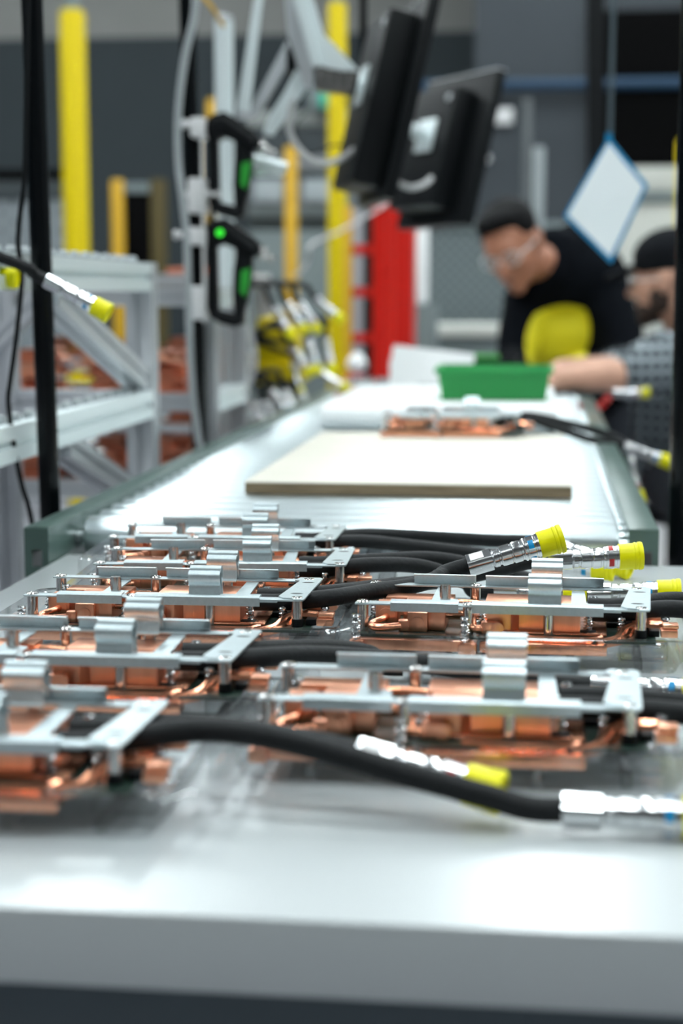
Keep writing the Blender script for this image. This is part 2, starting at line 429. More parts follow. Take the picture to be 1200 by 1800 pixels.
# ------------------------------------------------------------------ cold plate assembly
def make_assembly():
    r = empty('cold_plate_assembly')
    ZB = .0455
    # printed circuit board underneath
    MB().box(.004, .226, -.008, .100, .0215, .0235).build('circuit_board', M['pcb'], r)
    m = MB()
    for (x, y, sx, sy, h) in [(.20, .05, .02, .018, .004), (.225, .02, .008, .02, .005), (.19, .085, .015, .012, .006), (.212, .092, .01, .01, .004), (.176, .012, .012, .010, .003), (.03, .095, .02, .01, .005), (.10, .098, .03, .008, .004)]:
        MB().box(x - sx / 2, x + sx / 2, y - sy / 2, y + sy / 2, .0236, .0236 + h, .0008).build('chip_package', M['black_plastic'], r)
    # copper frames around the two dies
    def ring(x0, x1, y0, y1, wd, z0, z1):
        return MB().box(x0, x1, y0, y0 + wd, z0, z1, .001).box(x0, x1, y1 - wd, y1, z0, z1, .001).box(x0, x0 + wd, y0 + wd, y1 - wd, z0, z1, .001).box(x1 - wd, x1, y0 + wd, y1 - wd, z0, z1, .001)
    m = ring(.001, .092, -.015, .075, .010, .0130, .0212)
    m.box(-.002, .009, -.020, -.010, .012, .0205, .002).box(.080, .094, -.020, -.010, .012, .0205, .002)
    m.build('base_frame', M['copper_rough'], r)
    MB().box(.012, .082, -.0045, .003, .0135, .0190, .0005).build('glass_die', M['die'], r)
    m = MB().box(.096, .190, -.015, .000, .0130, .0212, .0015).box(.096, .190, .004, .088, .0236, .0262, .0015)
    # curved copper tongue on the right
    pts = spline([(.185, -.006, .0205), (.200, .004, .0225), (.206, .02, .026), (.216, .026, .029), (.232, .026, .029)], 6)
    for off in (-.003, .003): m.tube([p + V((off, off * .6, 0)) for p in pts], .0036, 8)
    m.tube(spline([(.12, -.004, .0228), (.15, -.008, .0232), (.178, -.006, .0230), (.186, .002, .0232)], 5), .0026, 8)
    m.build('base_plate', M['copper'], r)
    for (x, y, s_) in [(.224, .040, 1), (.236, .012, .8), (.205, .058, .9), (.232, .075, .9)]:
        MB().box(x - .008 * s_, x + .008 * s_, y - .006, y + .006, .0240, .0300, .0015).box(x - .005, x + .007, y - .003, y + .009, .0302, .0335, .001).build('copper_bracket', M['copper_rough'], r)
    # manifold blocks
    m = MB().box(.013, .030, .024, .046, .0237, .0405, .0006).lathe([(.0068, 0), (.0068, .0014), (.0058, .0016)], (.0215, .0240, .031), (0, -1, 0), 24)
    m.build('manifold_block', M['copper_rough'], r)
    m = MB().box(.034, .062, .030, .060, .0237, .0400, .0006).box(.040, .055, .004, .030, .0237, .0385, .0006).box(.055, .068, .010, .045, .0237, .0395, .0006)
    m.box(.033, .041, .002, .010, .0242, .0325, .001).lathe([(.0050, 0), (.0050, .0016), (.0042, .0018)], (.0475, .0040, .0305), (0, -1, 0), 24)
    m.build('manifold_block', M['copper_rough'], r)
    MB().box(.0425, .0525, .010, .018, .03852, .0387).build('chip_window', M['die'], r)
    m = MB()
    m.prism([(.100, 0), (.118, 0), (.124, .006), (.146, .006), (.146, .000), (.170, .000), (.170, .040), (.100, .040)], .0165, (0, .008, .0237))
    m.box(.096, .110, .000, .009, .0240, .0335, .002).lathe([(.0048, 0), (.0048, .0016), (.0040, .0018)], (.1085, .0000, .0290), (0, -1, 0), 24)
    m.build('manifold_block', M['copper_rough'], r)
    MB().box(.096, .170, .052, .086, .0264, .0400, .0006).build('manifold_block', M['copper_rough'], r)
    MB().box(.016, .070, .066, .086, .0237, .0385, .0006).build('manifold_block', M['copper_rough'], r)
    # pipes
    MB().tube(spline([(.0215, .024, .0310), (.0195, .014, .0305), (.0130, .005, .029), (.0140, -.002, .0280), (.0215, -.002, .0275), (.0345, .003, .0278)], 8), .0030, 14).build('copper_pipe', M['copper'], r)
    MB().tube(spline([(.064, .022, .0345), (.076, .022, .0345), (.086, .018, .0345), (.089, .009, .031), (.090, .003, .0280), (.097, .002, .0275)], 8), .0031, 14).build('copper_pipe', M['copper'], r)
    MB().tube(spline([(.060, .040, .0300), (.078, .042, .0300), (.100, .040, .0300)], 6), .0034, 14).build('copper_pipe', M['copper'], r)
    MB().tube(spline([(.060, .076, .0320), (.076, .078, .0330), (.098, .076, .0320)], 6), .0034, 14).build('copper_pipe', M['copper'], r)
    # bracket frame
    def bar(y0, y1, flip):
        m = MB()
        m.box(0, .216, y0, y1, ZB - .0012, ZB, .0003)
        fy = y0 if not flip else y1 - .0012
        return m
    m = bar(0, .0115, False)
    for (x0, x1) in ((.0275, .0790), (.0890, .1870)):
        m.sheet([(.0065, ZB + .0022), (-.0020, ZB + .0022), (-.0026, ZB + .0015), (-.0026, ZB - .0050)], .0012, x1 - x0, (x0, 0, 0), (0, 1, 0), (0, 0, 1))
    m.box(0, .216, .0835, .0950, ZB - .0012, ZB, .0003)
    for (x0, x1) in ((.0360, .0860), (.0940, .1880)):
        m.sheet([(.0945, ZB - .0006), (.0945, ZB + .0060), (.0938, ZB + .0072), (.0920, ZB + .0076), (.0895, ZB + .0072)], .0012, x1 - x0, (x0, 0, 0), (0, 1, 0), (0, 0, 1))
    # cross plates and right arm
    m.prism([(.056, .0110), (.076, .0110), (.076, .034), (.066, .038), (.066, .084), (.056, .084)], .0012, (0, 0, ZB - .0026))
    m.prism([(.163, .0110), (.175, .0110), (.173, .084), (.163, .084)], .0012, (0, 0, ZB - .0026))
    m.prism([(.200, .0105), (.2045, .0030), (.2120, .0020), (.2135, -.004), (.2205, -.004), (.2215, .002), (.2250, .092), (.2225, .0958), (.206, .0958), (.203, .084), (.2075, .080)], .0012, (0, 0, ZB - .0001))
    m.box(.160, .200, -.0005, .0050, ZB - .0022, ZB - .0013)
    m.build('bracket', M['zinc'], r)
    # slots in the arm (dark insets)
    m = MB()
    for (x, y, a) in ((.2125, .022, .010), (.2155, .072, .010), (.188, .0895, .014)):
        m.prism([(x - a / 2, y), (x - a / 4, y - .0018), (x + a / 4, y - .0018), (x + a / 2, y), (x + a / 4, y + .0018), (x - a / 4, y + .0018)], .0001, (0, 0, ZB + .00112))
    m.build('slot', M['black_plastic'], r)
    # clips
    prof = [(-.0105, .0002), (-.0072, .0012), (-.0064, .0040), (-.0050, .0082), (-.0052, .0105), (-.0068, .0128), (-.0082, .0152), (-.0082, .0178), (-.0066, .0198), (-.0038, .0204),
            (-.0022, .0198), (-.0014, .0206), (-.0006, .0226), (.0012, .0234), (.0040, .0232), (.0060, .0214), (.0076, .0180), (.0070, .0140), (.0046, .0108), (.0042, .0080), (.0056, .0040), (.0062, .0008)]
    sp = [(p.x, p.y) for p in spline([(a_, b_, 0) for a_, b_ in prof], 3)]
    for yc in (.0085, .0850):
        MB().sheet(sp, .0011, .0245, (.1310, yc, ZB), (0, 1, 0), (0, 0, 1)).build('cable_clip', M['zinc'], r)
    # thumb screw
    m = MB().cyl((.0665, .0300, ZB - .002), (.0665, .0300, ZB + .0105), .0040, n=40)
    ks = MB(); n = 32
    vs = []; fs = []
    for i in range(7):
        for k in range(n):
            a = 2 * PI * (k + .5 * (i % 2)) / n; rr = .0044 if (k + i) % 2 else .0040
            vs.append((.0665 + rr * math.cos(a), .0300 + rr * math.sin(a), ZB + .001 + i * .0014))
    for i in range(6):
        for k in range(n): a_, b_ = i * n + k, i * n + (k + 1) % n; fs.append((a_, b_, b_ + n, a_ + n))
    fs.append(tuple(range(6 * n, 7 * n))); m.add(vs, fs)
    m.cyl((.0665, .0300, ZB - .0025), (.0665, .0300, ZB + .0008), .0026, n=16)
    m.build('thumb_screw', M['nickel'], r)
    # standoffs
    for (x, y) in ((.0055, .0060), (.0860, .0060), (.1465, .0060), (.2150, .0060), (.0055, .0890), (.0860, .0890), (.1465, .0890), (.2140, .0890)):
        m = MB(); zb = .0300 if x > .2 else .0237
        m.lathe([(.0042, zb), (.0042, ZB - .0013)], (x, y, 0), (0, 0, 1), 20)
        m.lathe([(.0050, ZB + .0001), (.0050, ZB + .0005), (.0040, ZB + .0014), (.0022, ZB + .0016), (.0018, ZB + .0008)], (x, y, 0), (0, 0, 1), 20)
        so = m.build('standoff', M['nickel'], r)
        if x > .2: MB().lathe([(.0045, .0237), (.0045, .0300)], (x, y, 0), (0, 0, 1), 20).build('washer', M['black_plastic'], so)
    # spring screws
    for (x, y, z0, z1) in ((.0030, -.0155, .0206, .0400), (.0850, -.0155, .0206, .0400), (.0120, .0300, .0237, .0420), (.0950, .0200, .0237, .0420), (.1760, .0180, .0237, .0410), (.2010, .0260, .0237, .0350),
                           (.2340, .0300, .0237, .0350), (.1800, .0840, .0264, .0400), (.2260, .0620, .0237, .0360), (.0120, .0800, .0237, .0400), (.2380, .0900, .0237, .0350)):
        m = MB(); m.cyl((x, y, z0), (x, y, z1 - .001), .0018, n=10)
        m.lathe([(.0032, z1 - .002), (.0036, z1 - .0012), (.0030, z1), (.0012, z1 + .0001), (.0010, z1 - .0006)], (x, y, 0), (0, 0, 1), 16)
        turns = (z1 - z0 - .002) / .0024; N = int(turns * 12)
        m.tube([(x + .0030 * math.cos(2 * PI * k / 12), y + .0030 * math.sin(2 * PI * k / 12), z0 + .0006 + (z1 - z0 - .003) * k / N) for k in range(N + 1)], .00065, 5)
        m.build('spring_screw', M['chrome'], r)
    return r
def make_tray():
    # shallow clear thermoformed tray: stepped walls, flat rim, ribs
    def rr(x0, x1, y0, y1, rad, z, n=6):
        out = []
        for cx_, cy_, a0 in ((x1 - rad, y1 - rad, 0), (x0 + rad, y1 - rad, PI / 2), (x0 + rad, y0 + rad, PI), (x1 - rad, y0 + rad, 1.5 * PI)):
            for k in range(n): a = a0 + PI / 2 * k / (n - 1); out.append((cx_ + rad * math.cos(a), cy_ + rad * math.sin(a), z))
        return out
    loops = [rr(.004, .196, -.004, .092, .006, .0032), rr(-.006, .240, -.022, .106, .008, .0034), rr(-.008, .244, -.024, .108, .010, .0105), rr(-.010, .246, -.026, .110, .010, .0115),
             rr(-.012, .248, -.027, .111, .012, .0285), rr(-.013, .250, -.028, .112, .013, .0295), rr(-.022, .262, -.036, .120, .018, .0298), rr(-.0235, .2635, -.0375, .1215, .018, .0285), rr(-.025, .265, -.039, .123, .018, .0012)]
    vs = [p for L in loops for p in L]; n = len(loops[0]); fs = [tuple(range(n))]
    for i in range(len(loops) - 1):
        for k in range(n): a, b = i * n + k, i * n + (k + 1) % n; fs.append((a, b, b + n, a + n))
    m = MB().add(vs, fs)
    for x in (.03, .07, .12, .16, .21):
        m.box(x, x + .006, -.018, .100, .0040, .0115, .0015)
    m.box(.200, .236, .010, .030, .004, .018, .003).box(.200, .236, .060, .080, .004, .018, .003)
    return m.build('packing_tray', M['clear'])
proto_a = make_assembly(); proto_t = make_tray()
BOARDS = [ # name, px of bracket's front-left on plane, x, y, yaw(deg), label
    ('A', -.411, 1.540, 2.0, 'cold plate assembly on the worktable, farthest of the left column, next to the first roller'),
    ('B', -.383, 1.385, 4.0, 'cold plate assembly second farthest in the left column on the table'),
    ('C', -.397, 1.232, .8, 'sharply focused left-column cold plate assembly whose blue-marked hose rises to the right'),
    ('D', -.413, 1.020, 0, 'cold plate assembly second nearest in the left column, cut by the left photo edge'),
    ('E', -.433, .816, 0, 'blurred cold plate assembly nearest the camera at the lower left'),
    ('F', -.136, 1.229, -1.6, 'sharply focused cold plate assembly at the right, beneath the two raised yellow-capped couplings'),
    ('G', -.160, .926, -.1, 'blurred cold plate assembly in the right foreground behind the thick black hose'),
]
TL = {'A': 'clear tray under the farthest left-column assembly', 'B': 'clear tray under the second farthest left-column assembly', 'C': 'clear rounded tray under the sharply focused left assembly',
      'D': 'clear tray under the second nearest left-column assembly', 'E': 'clear tray under the nearest blurred assembly at lower left', 'F': 'clear tray under the sharply focused right assembly', 'G': 'clear tray under the blurred right foreground assembly'}
A = {}
for i, (k, x, y, yaw, lab) in enumerate(BOARDS):
    o = proto_a if i == 0 else copy_tree(proto_a)
    o.location = (x, y, T + .0005); o.rotation_euler = (0, 0, math.radians(yaw)); tag(o, lab, 'cold plate assembly', 'cold plate assemblies on the worktable'); A[k] = o
    t = proto_t if i == 0 else proto_t.copy()
    if i: scn.collection.objects.link(t)
    t.location = (x, y, T + .0005); t.rotation_euler = o.rotation_euler; tag(t, TL[k], 'tray', 'clear trays on the worktable')
o = copy_tree(proto_a); A['P'] = o
WZ = RZ + .002 + .014
p = on(668, 768, WZ); o.location = (p.x + .002, p.y + .012, WZ - .011)
tag(o, 'copper cold plate assembly lying alone on the plywood board', 'cold plate assembly')
def L2W(k, x, y, z):
    o = A[k]; return Matrix.Translation(o.location) @ Matrix.Rotation(o.rotation_euler.z, 4, 'Z') @ V((x, y, z))
def HOSE(k, ly, pts, to, band, **kw):
    P = [L2W(k, .176, ly, .0365), L2W(k, .20, ly, .0370)] + [at(*q) for q in pts]
    add_hose(A[k], P, band, cpl_to=at(*to), **kw)
HOSE('C', .036, [(585, 1050, 1.27), (650, 1040, 1.30), (720, 1030, 1.33), (765, 1018, 1.345), (822, 995, 1.36)], (975, 950, 1.37), 'blue_band', roll=.55, sleeve=True)
HOSE('C', .062, [(600, 1040, 1.315), (680, 1030, 1.37), (780, 1020, 1.40), (880, 1000, 1.42), (962, 986, 1.43)], (1138, 976, 1.44), 'red_band', roll=-.2)
HOSE('B', .030, [(650, 993, 1.44), (740, 996, 1.465), (815, 1022, 1.475), (868, 1040, 1.475)], (1015, 1045, 1.475), 'red_band')
HOSE('B', .062, [(660, 985, 1.48), (760, 982, 1.51), (850, 998, 1.52), (940, 1022, 1.50), (1032, 1044, 1.475)], (1195, 1041, 1.475), 'blue_band', roll=.8)
HOSE('A', .034, [(640, 952, 1.60), (740, 962, 1.63), (850, 975, 1.62), (930, 985, 1.60)], (1080, 1000, 1.585), 'blue_band')
HOSE('A', .062, [(640, 940, 1.64), (740, 943, 1.675), (860, 950, 1.68), (975, 961, 1.66)], (1112, 1000, 1.625), 'red_band')
HOSE('D', .036, [(470, 1155, 1.07), (560, 1152, 1.10), (680, 1160, 1.13), (820, 1178, 1.145), (950, 1198, 1.135), (1040, 1207, 1.125)], (1200, 1218, 1.115), 'blue_band', roll=.3)
HOSE('D', .062, [(480, 1142, 1.11), (580, 1140, 1.15), (650, 1150, 1.175), (712, 1172, 1.17)], (900, 1183, 1.16), 'red_band')
HOSE('E', .036, [(330, 1284, .862), (440, 1290, .856), (560, 1316, .85), (700, 1357, .845), (850, 1398, .84), (988, 1424, .84)], (1200, 1436, .838), 'blue_band', roll=-.9)
HOSE('E', .062, [(330, 1275, .895), (420, 1284, .885), (520, 1300, .872), (628, 1325, .868)], (862, 1390, .852), 'red_band', roll=.5)
HOSE('F', .034, [(1180, 1070, 1.27), (1250, 1082, 1.27), (1340, 1108, 1.27)], (1460, 1112, 1.27), 'blue_band')
HOSE('F', .060, [(1180, 1055, 1.31), (1250, 1062, 1.32), (1340, 1083, 1.32)], (1460, 1090, 1.32), 'red_band')
HOSE('G', .034, [(1180, 1252, .97), (1250, 1265, .97), (1350, 1290, .97)], (1460, 1300, .97), 'blue_band')
HOSE('G', .060, [(1180, 1235, 1.0), (1250, 1245, 1.0), (1350, 1275, 1.0)], (1460, 1285, 1.0), 'red_band')
HOSE('P', .036, [(920, 734, 2.70), (985, 755, 2.71), (1045, 775, 2.72), (1096, 784, 2.72)], (1180, 814, 2.72), 'blue_band', roll=1)
HOSE('P', .062, [(930, 730, 2.74), (1000, 745, 2.77), (1070, 765, 2.78), (1103, 800, 2.78)], (1122, 880, 2.76), 'red_band')

# plywood board
p = on(430, 846, WZ); q = on(1005, 852, WZ)
pw = empty('plywood_board', ((p.x + q.x) / 2, p.y, RZ + .0008), 0, 'rectangular plywood board lying across the rollers under one assembly', 'board')
hw = (q.x - p.x) / 2; dp = on(985, 762, WZ).y - p.y
mm = MB().box(-hw, hw, 0, dp, .0, .0135, .0006).build('core', M['wood_edge'], pw)
MB().box(-hw - .0002, hw + .0002, -.0002, dp + .0002, .0136, .0150, .0004).build('face_veneer', M['wood'], pw)

# ------------------------------------------------------------------ white tray block, bin, crates on the conveyor
p = on(565, 757, RZ)
wt = empty('white_tray', (-.178, 2.95, RZ + .001), 0, 'long low white plastic tray lying across the rollers under the green bin', 'tray')
MB().box(-.212, .212, 0, .62, 0, .046, .012).build('tray_body', M['white'], wt)
MB().lathe([(.017, 0), (.023, .002), (.023, .42), (.017, .422)], (-.210, .003, .0235), (1, 0, 0), 24).build('rounded_front', M['white'], wt)
gb = empty('green_bin', (at(868, 690, 3.09).x, 3.06, RZ + .048), 0, 'green plastic parts bin with slatted sides standing on the white tray', 'bin')
def bin_part(w2, w1, d, h, t):
    m = MB()
    def wall(a0, a1, b0, b1):  # bottom pts a0,a1; top pts b0,b1 ; thickness inward
        pass
    lo = [(-w1, 0), (w1, 0), (w1, d), (-w1, d)]; hi = [(-w2, -.008), (w2, -.008), (w2, d + .008), (-w2, d + .008)]
    li = [(-w1 + t, t), (w1 - t, t), (w1 - t, d - t), (-w1 + t, d - t)]; hn = [(-w2 + t, -.008 + t), (w2 - t, -.008 + t), (w2 - t, d + .008 - t), (-w2 + t, d + .008 - t)]
    vs = [(x, y, 0) for x, y in lo] + [(x, y, h) for x, y in hi] + [(x, y, h) for x, y in hn] + [(x, y, t) for x, y in li]
    fs = [(3, 2, 1, 0)] + [(i, (i + 1) % 4, 4 + (i + 1) % 4, 4 + i) for i in range(4)] + [(4 + i, 4 + (i + 1) % 4, 8 + (i + 1) % 4, 8 + i) for i in range(4)] \
        + [(8 + i, 8 + (i + 1) % 4, 12 + (i + 1) % 4, 12 + i) for i in range(4)] + [(12, 13, 14, 15)]
    return m.add(vs, fs)
bin_part(.104, .096, .16, .060, .0025).build('bin_body', M['green'], gb, 20)
m = MB().box(-.109, .109, -.013, -.0083, .050, .060, .001).box(-.109, .109, .1683, .173, .050, .060, .001).box(-.109, -.1043, -.009, .169, .050, .060, .001).box(.1043, .109, -.009, .169, .050, .060, .001)
m.build('rim', M['green'], gb)
m = MB()
for i in range(15): m.box(-.088 + i * .0125, -.085 + i * .0125, -.0075, .0005, .006, .048)
m.build('rib', M['green'], gb)
# white open carton
wb = empty('white_carton', (at(752, 680, 3.75).x, 3.75, RZ + .001), 0, 'open white carton with sloping side flap standing behind the green bin', 'carton')
s_ = 3.75 / 2900
m = MB().prism([(-72 * s_, 0), (70 * s_, 0), (80 * s_, 88 * s_), (-58 * s_, 104 * s_), (-66 * s_, 102 * s_)], .006, (0, .006, 0), (1, 0, 0), (0, .42, .9)); m.build('front_panel', M['white'], wb)  # lean is shaped to catch the ceiling light and read whiter
MB().box(-72 * s_, -72 * s_ + .004, .06, .18, 0, .09).box(66 * s_, 66 * s_ + .004, .06, .18, 0, .09).box(-72 * s_ + .005, 65 * s_, .176, .18, 0, .09).box(-72 * s_ + .005, 65 * s_, .01, .175, 0, .003).build('carton_body', M['white'], wb)
# black crate with green insert behind the bin
bk = empty('black_crate', (at(862, 640, 4.1).x, 4.05, RZ + .001), 0, 'small black crate with a green lining behind the green bin', 'crate')
bin_part(.068, .060, .12, .085, .003).build('crate_body', M['black_plastic'], bk, 20)
MB().box(-.045, .02, .02, .10, .0035, .092, .004).build('lining', M['green_bright'], bk)
MB().cyl((.05, .02, .09), (.125, .02, .005), .008, n=10).build('carry_strap', M['black_plastic'], bk)
# clutter of assemblies further down the conveyor
for i, (px, Yp, yw, lab) in enumerate([(590, 3.85, 4, 'far assembly lying left of the white carton on the rollers'), (690, 3.62, -8, 'far assembly lying directly in front of the white carton')]):
    o = copy_tree(proto_a); q = at(px, 690, Yp); o.location = (q.x, Yp, RZ - .010); o.rotation_euler = (0, 0, math.radians(yw))
    for c in list(o.children):
        if c.name.startswith(('hose', 'coupling')):
            for d_ in list(c.children): bpy.data.objects.remove(d_)
            bpy.data.objects.remove(c)
    tag(o, lab, 'cold plate assembly')

# ------------------------------------------------------------------ helper: extrusion
def extr(m, p0, p1, s=.04, up=(0, 0, 1)):
    """T-slotted aluminium profile between two points"""
    p0, p1 = V(p0), V(p1); d = (p1 - p0).normalized(); u = V(up)
    if abs(d.dot(u)) > .95: u = V((0, 1, 0))
    x = u.cross(d).normalized(); y = d.cross(x)
    h = s / 2; g = s * .1; q = s * .16
    side = [(-h, -h), (-g, -h), (-g, -h + q), (g, -h + q), (g, -h)]
    poly = []
    for k in range(4):
        a = k * PI / 2; c, sn = round(math.cos(a)), round(math.sin(a))
        poly += [(px * c - py * sn, px * sn + py * c) for px, py in side]
    return m.prism(poly, (p1 - p0).length, p0, x, y)
def rod(name, p0, p1, r, material, parent=None, n=20, r1=None):
    return MB().cyl(p0, p1, r, r1, n).build(name, material, parent)

# ------------------------------------------------------------------ poles
def pole(name, px0, y0, px1, y1, Y, r, material, label, floor_=True, top=True, cat='pole'):
    a, b = at(px0, y0, Y), at(px1, y1, Y)
    sl = (a.x - b.x) / (a.z - b.z)
    zt = 2.6 if top else a.z; zb = 0.0 if floor_ else b.z
    P0 = V((b.x + sl * (zb - b.z), Y, zb)); P1 = V((b.x + sl * (zt - b.z), Y, zt))
    e = empty(name, P0, 0, label, cat)
    z = V((0, 0, 0)); MB().cyl(z, P1 - P0, r, n=24).build('tube', material, e)
    if floor_: MB().cyl(z, (0, 0, .012), r * 2.2, n=24).build('foot', material, e)
    return e, P0, P1
poleL, _, _ = pole('black_pole', 56, 0, 88, 900, 1.95, .0128, M['black_paint'], 'glossy black pole on the left standing beside the conveyor end')
poleR, _, _ = pole('black_pole', 1220, 0, 1194, 990, 2.06, .0150, M['black_paint'], 'black pole at the right photo edge beside the conveyor')
poleM, PM0, PM1 = pole('black_pole', 329, 0, 351, 790, 2.95, .0150, M['black_paint'], 'black pole carrying white clamps and two power tools')
silver, _, _ = pole('silver_post', 393, 38, 398, 780, 3.38, .0195, M['alu_lit'], 'round silver post directly behind the power tools', top=False)
MB().lathe([(.0185, 0), (.0195, .002), (.0185, .010), (.010, .014)], at(393, 38, 3.38) - silver.location, (0, 0, 1), 20).build('end_cap', M['alu'], silver)
# second connector clip, rail along left pole
# hanging cables
def cable(name, pts, r, m, label, cat='cable'):
    o = MB().tube(spline([at(*p) for p in pts], 8), r, 10).build(name, m); return tag(o, label, cat)
cable('cable', [(50, -60, 1.90), (47, 120, 1.90), (44, 300, 1.90), (35, 380, 1.90), (32, 430, 1.90), (38, 490, 1.90), (29, 590, 1.90), (18, 670, 1.90), (15, 710, 1.90), (24, 780, 1.90), (38, 850, 1.90), (50, 890, 1.90), (62, 950, 1.90)], .0032, M['black_plastic'], 'thin black cable hanging loosely beside the left black pole')
cd_o = cable('conduit', [(345, -40, 2.86), (341, 30, 2.86), (325, 100, 2.86), (314, 190, 2.86), (313, 280, 2.86), (321, 350, 2.86), (328, 420, 2.86), (331, 520, 2.86), (334, 620, 2.86), (339, 700, 2.86), (348, 765, 2.86), (356, 800, 2.86)], .0066, M['conduit'], 'grey braided conduit hanging along the clamp-bearing black pole', 'conduit')
wave_bump(M['conduit'], 60, 'Z', 1.0, .002)
cable('cable', [(352, -10, 3.1), (372, 12, 3.1), (386, 36, 3.15), (392, 45, 3.19)], .004, M['orange_yellow'], 'thin amber cable bending into the silver post')

# white clamps on the middle pole
def clamp(px0, px1, y0, y1, label, stubs=()):
    c = at((px0 + px1) / 2, (y0 + y1) / 2, 2.925); s = 2.925 / FPX
    e = empty('pole_clamp', c, 0, label, 'clamp', 'white clamps on the black pole')
    w2, h2 = (px1 - px0) * s / 2, (y1 - y0) * s / 2
    MB().box(-w2, w2, -.022, .045, -h2, h2, .006).build('clamp_body', M['offwhite'], e)
    for (a, b, yy) in stubs:
        P, Q = at(a, yy, 2.92) - c, at(b, yy, 2.92) - c
        MB().cyl(P, Q, .0055, n=14).lathe([(.0085, 0), (.0085, .006)], P, (Q - P), 12).build('clamp_bolt', M['offwhite'], e)
clamp(337, 364, 208, 242, 'topmost white clamp on the black pole', [(320, 336, 218)])
clamp(333, 362, 314, 375, 'white clamp between the two power tools', [(318, 332, 342), (363, 386, 342)])
clamp(328, 365, 400, 431, 'white clamp beside the head of the lower power tool', [(306, 327, 413)])
clamp(335, 364, 503, 562, 'lowest white clamp on the black pole')
a, b = at(356, 243, 2.91), at(364, 567, 2.91)
tag(MB().box(min(a.x, b.x), max(a.x, b.x), 2.895, 2.90, b.z, a.z, .001).build('mounting_strip', M['offwhite']), 'narrow white mounting strip joining the clamps to the tools', 'strip')
a, b = at(372, 222, 2.93), at(376, 560, 2.93)
tool_bar = tag(MB().cyl(a, b, .004, n=10).build('tool_rail', M['black_plastic']), 'thin black rail holding the two power tools upright', 'rail')

# power tools (closed-grip screwdrivers, one above the other)
def power_tool(px, py, sc, label, led):
    Y = 2.93; o = at(px, py, Y); s = Y / FPX * sc
    e = empty('power_tool', o, 0, label, 'power tool', 'handheld power tools on the pole')
    def P(x, y, d=0): return V((x * s, d, -y * s))
    m = MB()
    # head: tapered, sloping down to the right
    head = [(-2, 22), (0, 6), (12, -4), (32, -8), (50, 2), (66, 14), (84, 26), (96, 40), (98, 52), (88, 60), (66, 54), (48, 44), (30, 36), (18, 42), (2, 44)]
    def slab(poly, th, name, mm, y0=None, bev=.004):
        bm = bmesh.new(); vs = [bm.verts.new((x * s, -th / 2, -y * s)) for x, y in poly]; f = bm.faces.new(vs)
        r_ = bmesh.ops.extrude_face_region(bm, geom=[f]); 
        for g in r_['geom']:
            if isinstance(g, bmesh.types.BMVert): g.co.y += th
        bmesh.ops.recalc_face_normals(bm, faces=bm.faces)
        bmesh.ops.bevel(bm, geom=[ed for ed in bm.edges if abs(ed.verts[0].co.y - ed.verts[1].co.y) < 1e-6], offset=bev, segments=3, affect='EDGES')
        bm.verts.index_update(); k = MB().add([v.co.copy() for v in bm.verts], [[v.index for v in f.verts] for f in bm.faces]); bm.free()
        ob = k.build(name, mm, e, 50); return ob
    slab(head, .052, 'head', M['black_plastic'], bev=.012)
    slab([(0, 40), (18, 38), (20, 150), (24, 166), (6, 160), (0, 150)], .030, 'frame', M['black_plastic'], bev=.006)
    slab([(54, 44), (82, 56), (80, 90), (74, 130), (64, 164), (48, 160), (46, 120), (48, 80)], .036, 'grip', M['black_plastic'], bev=.009)
    slab([(2, 150), (22, 152), (48, 158), (66, 160), (64, 176), (50, 182), (26, 176), (6, 166)], .046, 'base', M['black_plastic'], bev=.009)
    slab([(60, 78), (79, 80), (76, 106), (70, 128), (57, 126), (58, 100)], .040, 'grip_insert', M['green_bright'], bev=.004)
    MB().lathe([(.011, 0), (.011, .010), (.006, .014), (.006, .030)], P(94, 50), P(10, 6), 16).build('chuck', M['nickel'], e)
    if led: MB().lathe([(.006, 0), (.006, .003), (.002, .004)], P(28, 18, -.0275), (0, -1, 0), 14).build('status_light', M['led'], e)
    return e
power_tool(366, 206, .97, 'upper black power tool with a green grip on the pole', False)
power_tool(364, 392, 1.0, 'lower black power tool with a small green light on its head', True)
# silver bracket right of the upper tool
e = empty('tool_bracket', at(470, 285, 2.98), 0, 'bright aluminium bracket arm to the right of the upper power tool', 'bracket')
c = e.location.copy()
MB().tube([at(442, 278, 2.98) - c, at(470, 286, 2.98) - c, at(504, 294, 2.98) - c], .009, 14).build('arm', M['alu_lit'], e)
MB().box(-.022, .030, -.006, .012, -.024, -.010, .003).build('plate', M['alu_lit'], e)

# ------------------------------------------------------------------ aluminium support arms overhead
def bar_px(m, a, b, s): return extr(m, at(*a), at(*b), s)
e = empty('articulated_support', (0, 0, 0), 0, 'bright aluminium articulated arm with flared bracket above the power tools', 'support arm')
Ya = 3.05
def poly_px(m, pts, Y, th):
    P = [at(x, y, Y) for x, y in pts]; return m.prism([(p.x, p.z) for p in P], -th, (0, Y, 0), (1, 0, 0), (0, 0, 1))
m = MB(); poly_px(m, [(508, -30), (524, -30), (562, 112), (549, 116)], Ya - .02, .030); m.build('front_profile', M['alu_lit'], e)
m = MB(); poly_px(m, [(525, -30), (540, -30), (566, 56), (629, 122), (600, 126), (563, 114)], Ya, .022); m.build('gusset_plate', M['alu_lit'], e)
m = MB(); poly_px(m, [(498, -30), (507, -30), (548, 116), (546, 158), (534, 150), (505, 60)], Ya + .01, .030); m.build('rear_profile', M['alu'], e)
m = MB(); poly_px(m, [(550, 118), (628, 126), (622, 158), (600, 164), (556, 158)], Ya, .035)
m.build('hinge_block', M['nickel'], e)
for i in range(4): MB().cyl(at(560 + i * 17, 120 + 3 * i, Ya - .045), at(560 + i * 17, 138 + 3 * i, Ya - .045), .006, n=10).build('hinge_pin', M['nickel'], e)
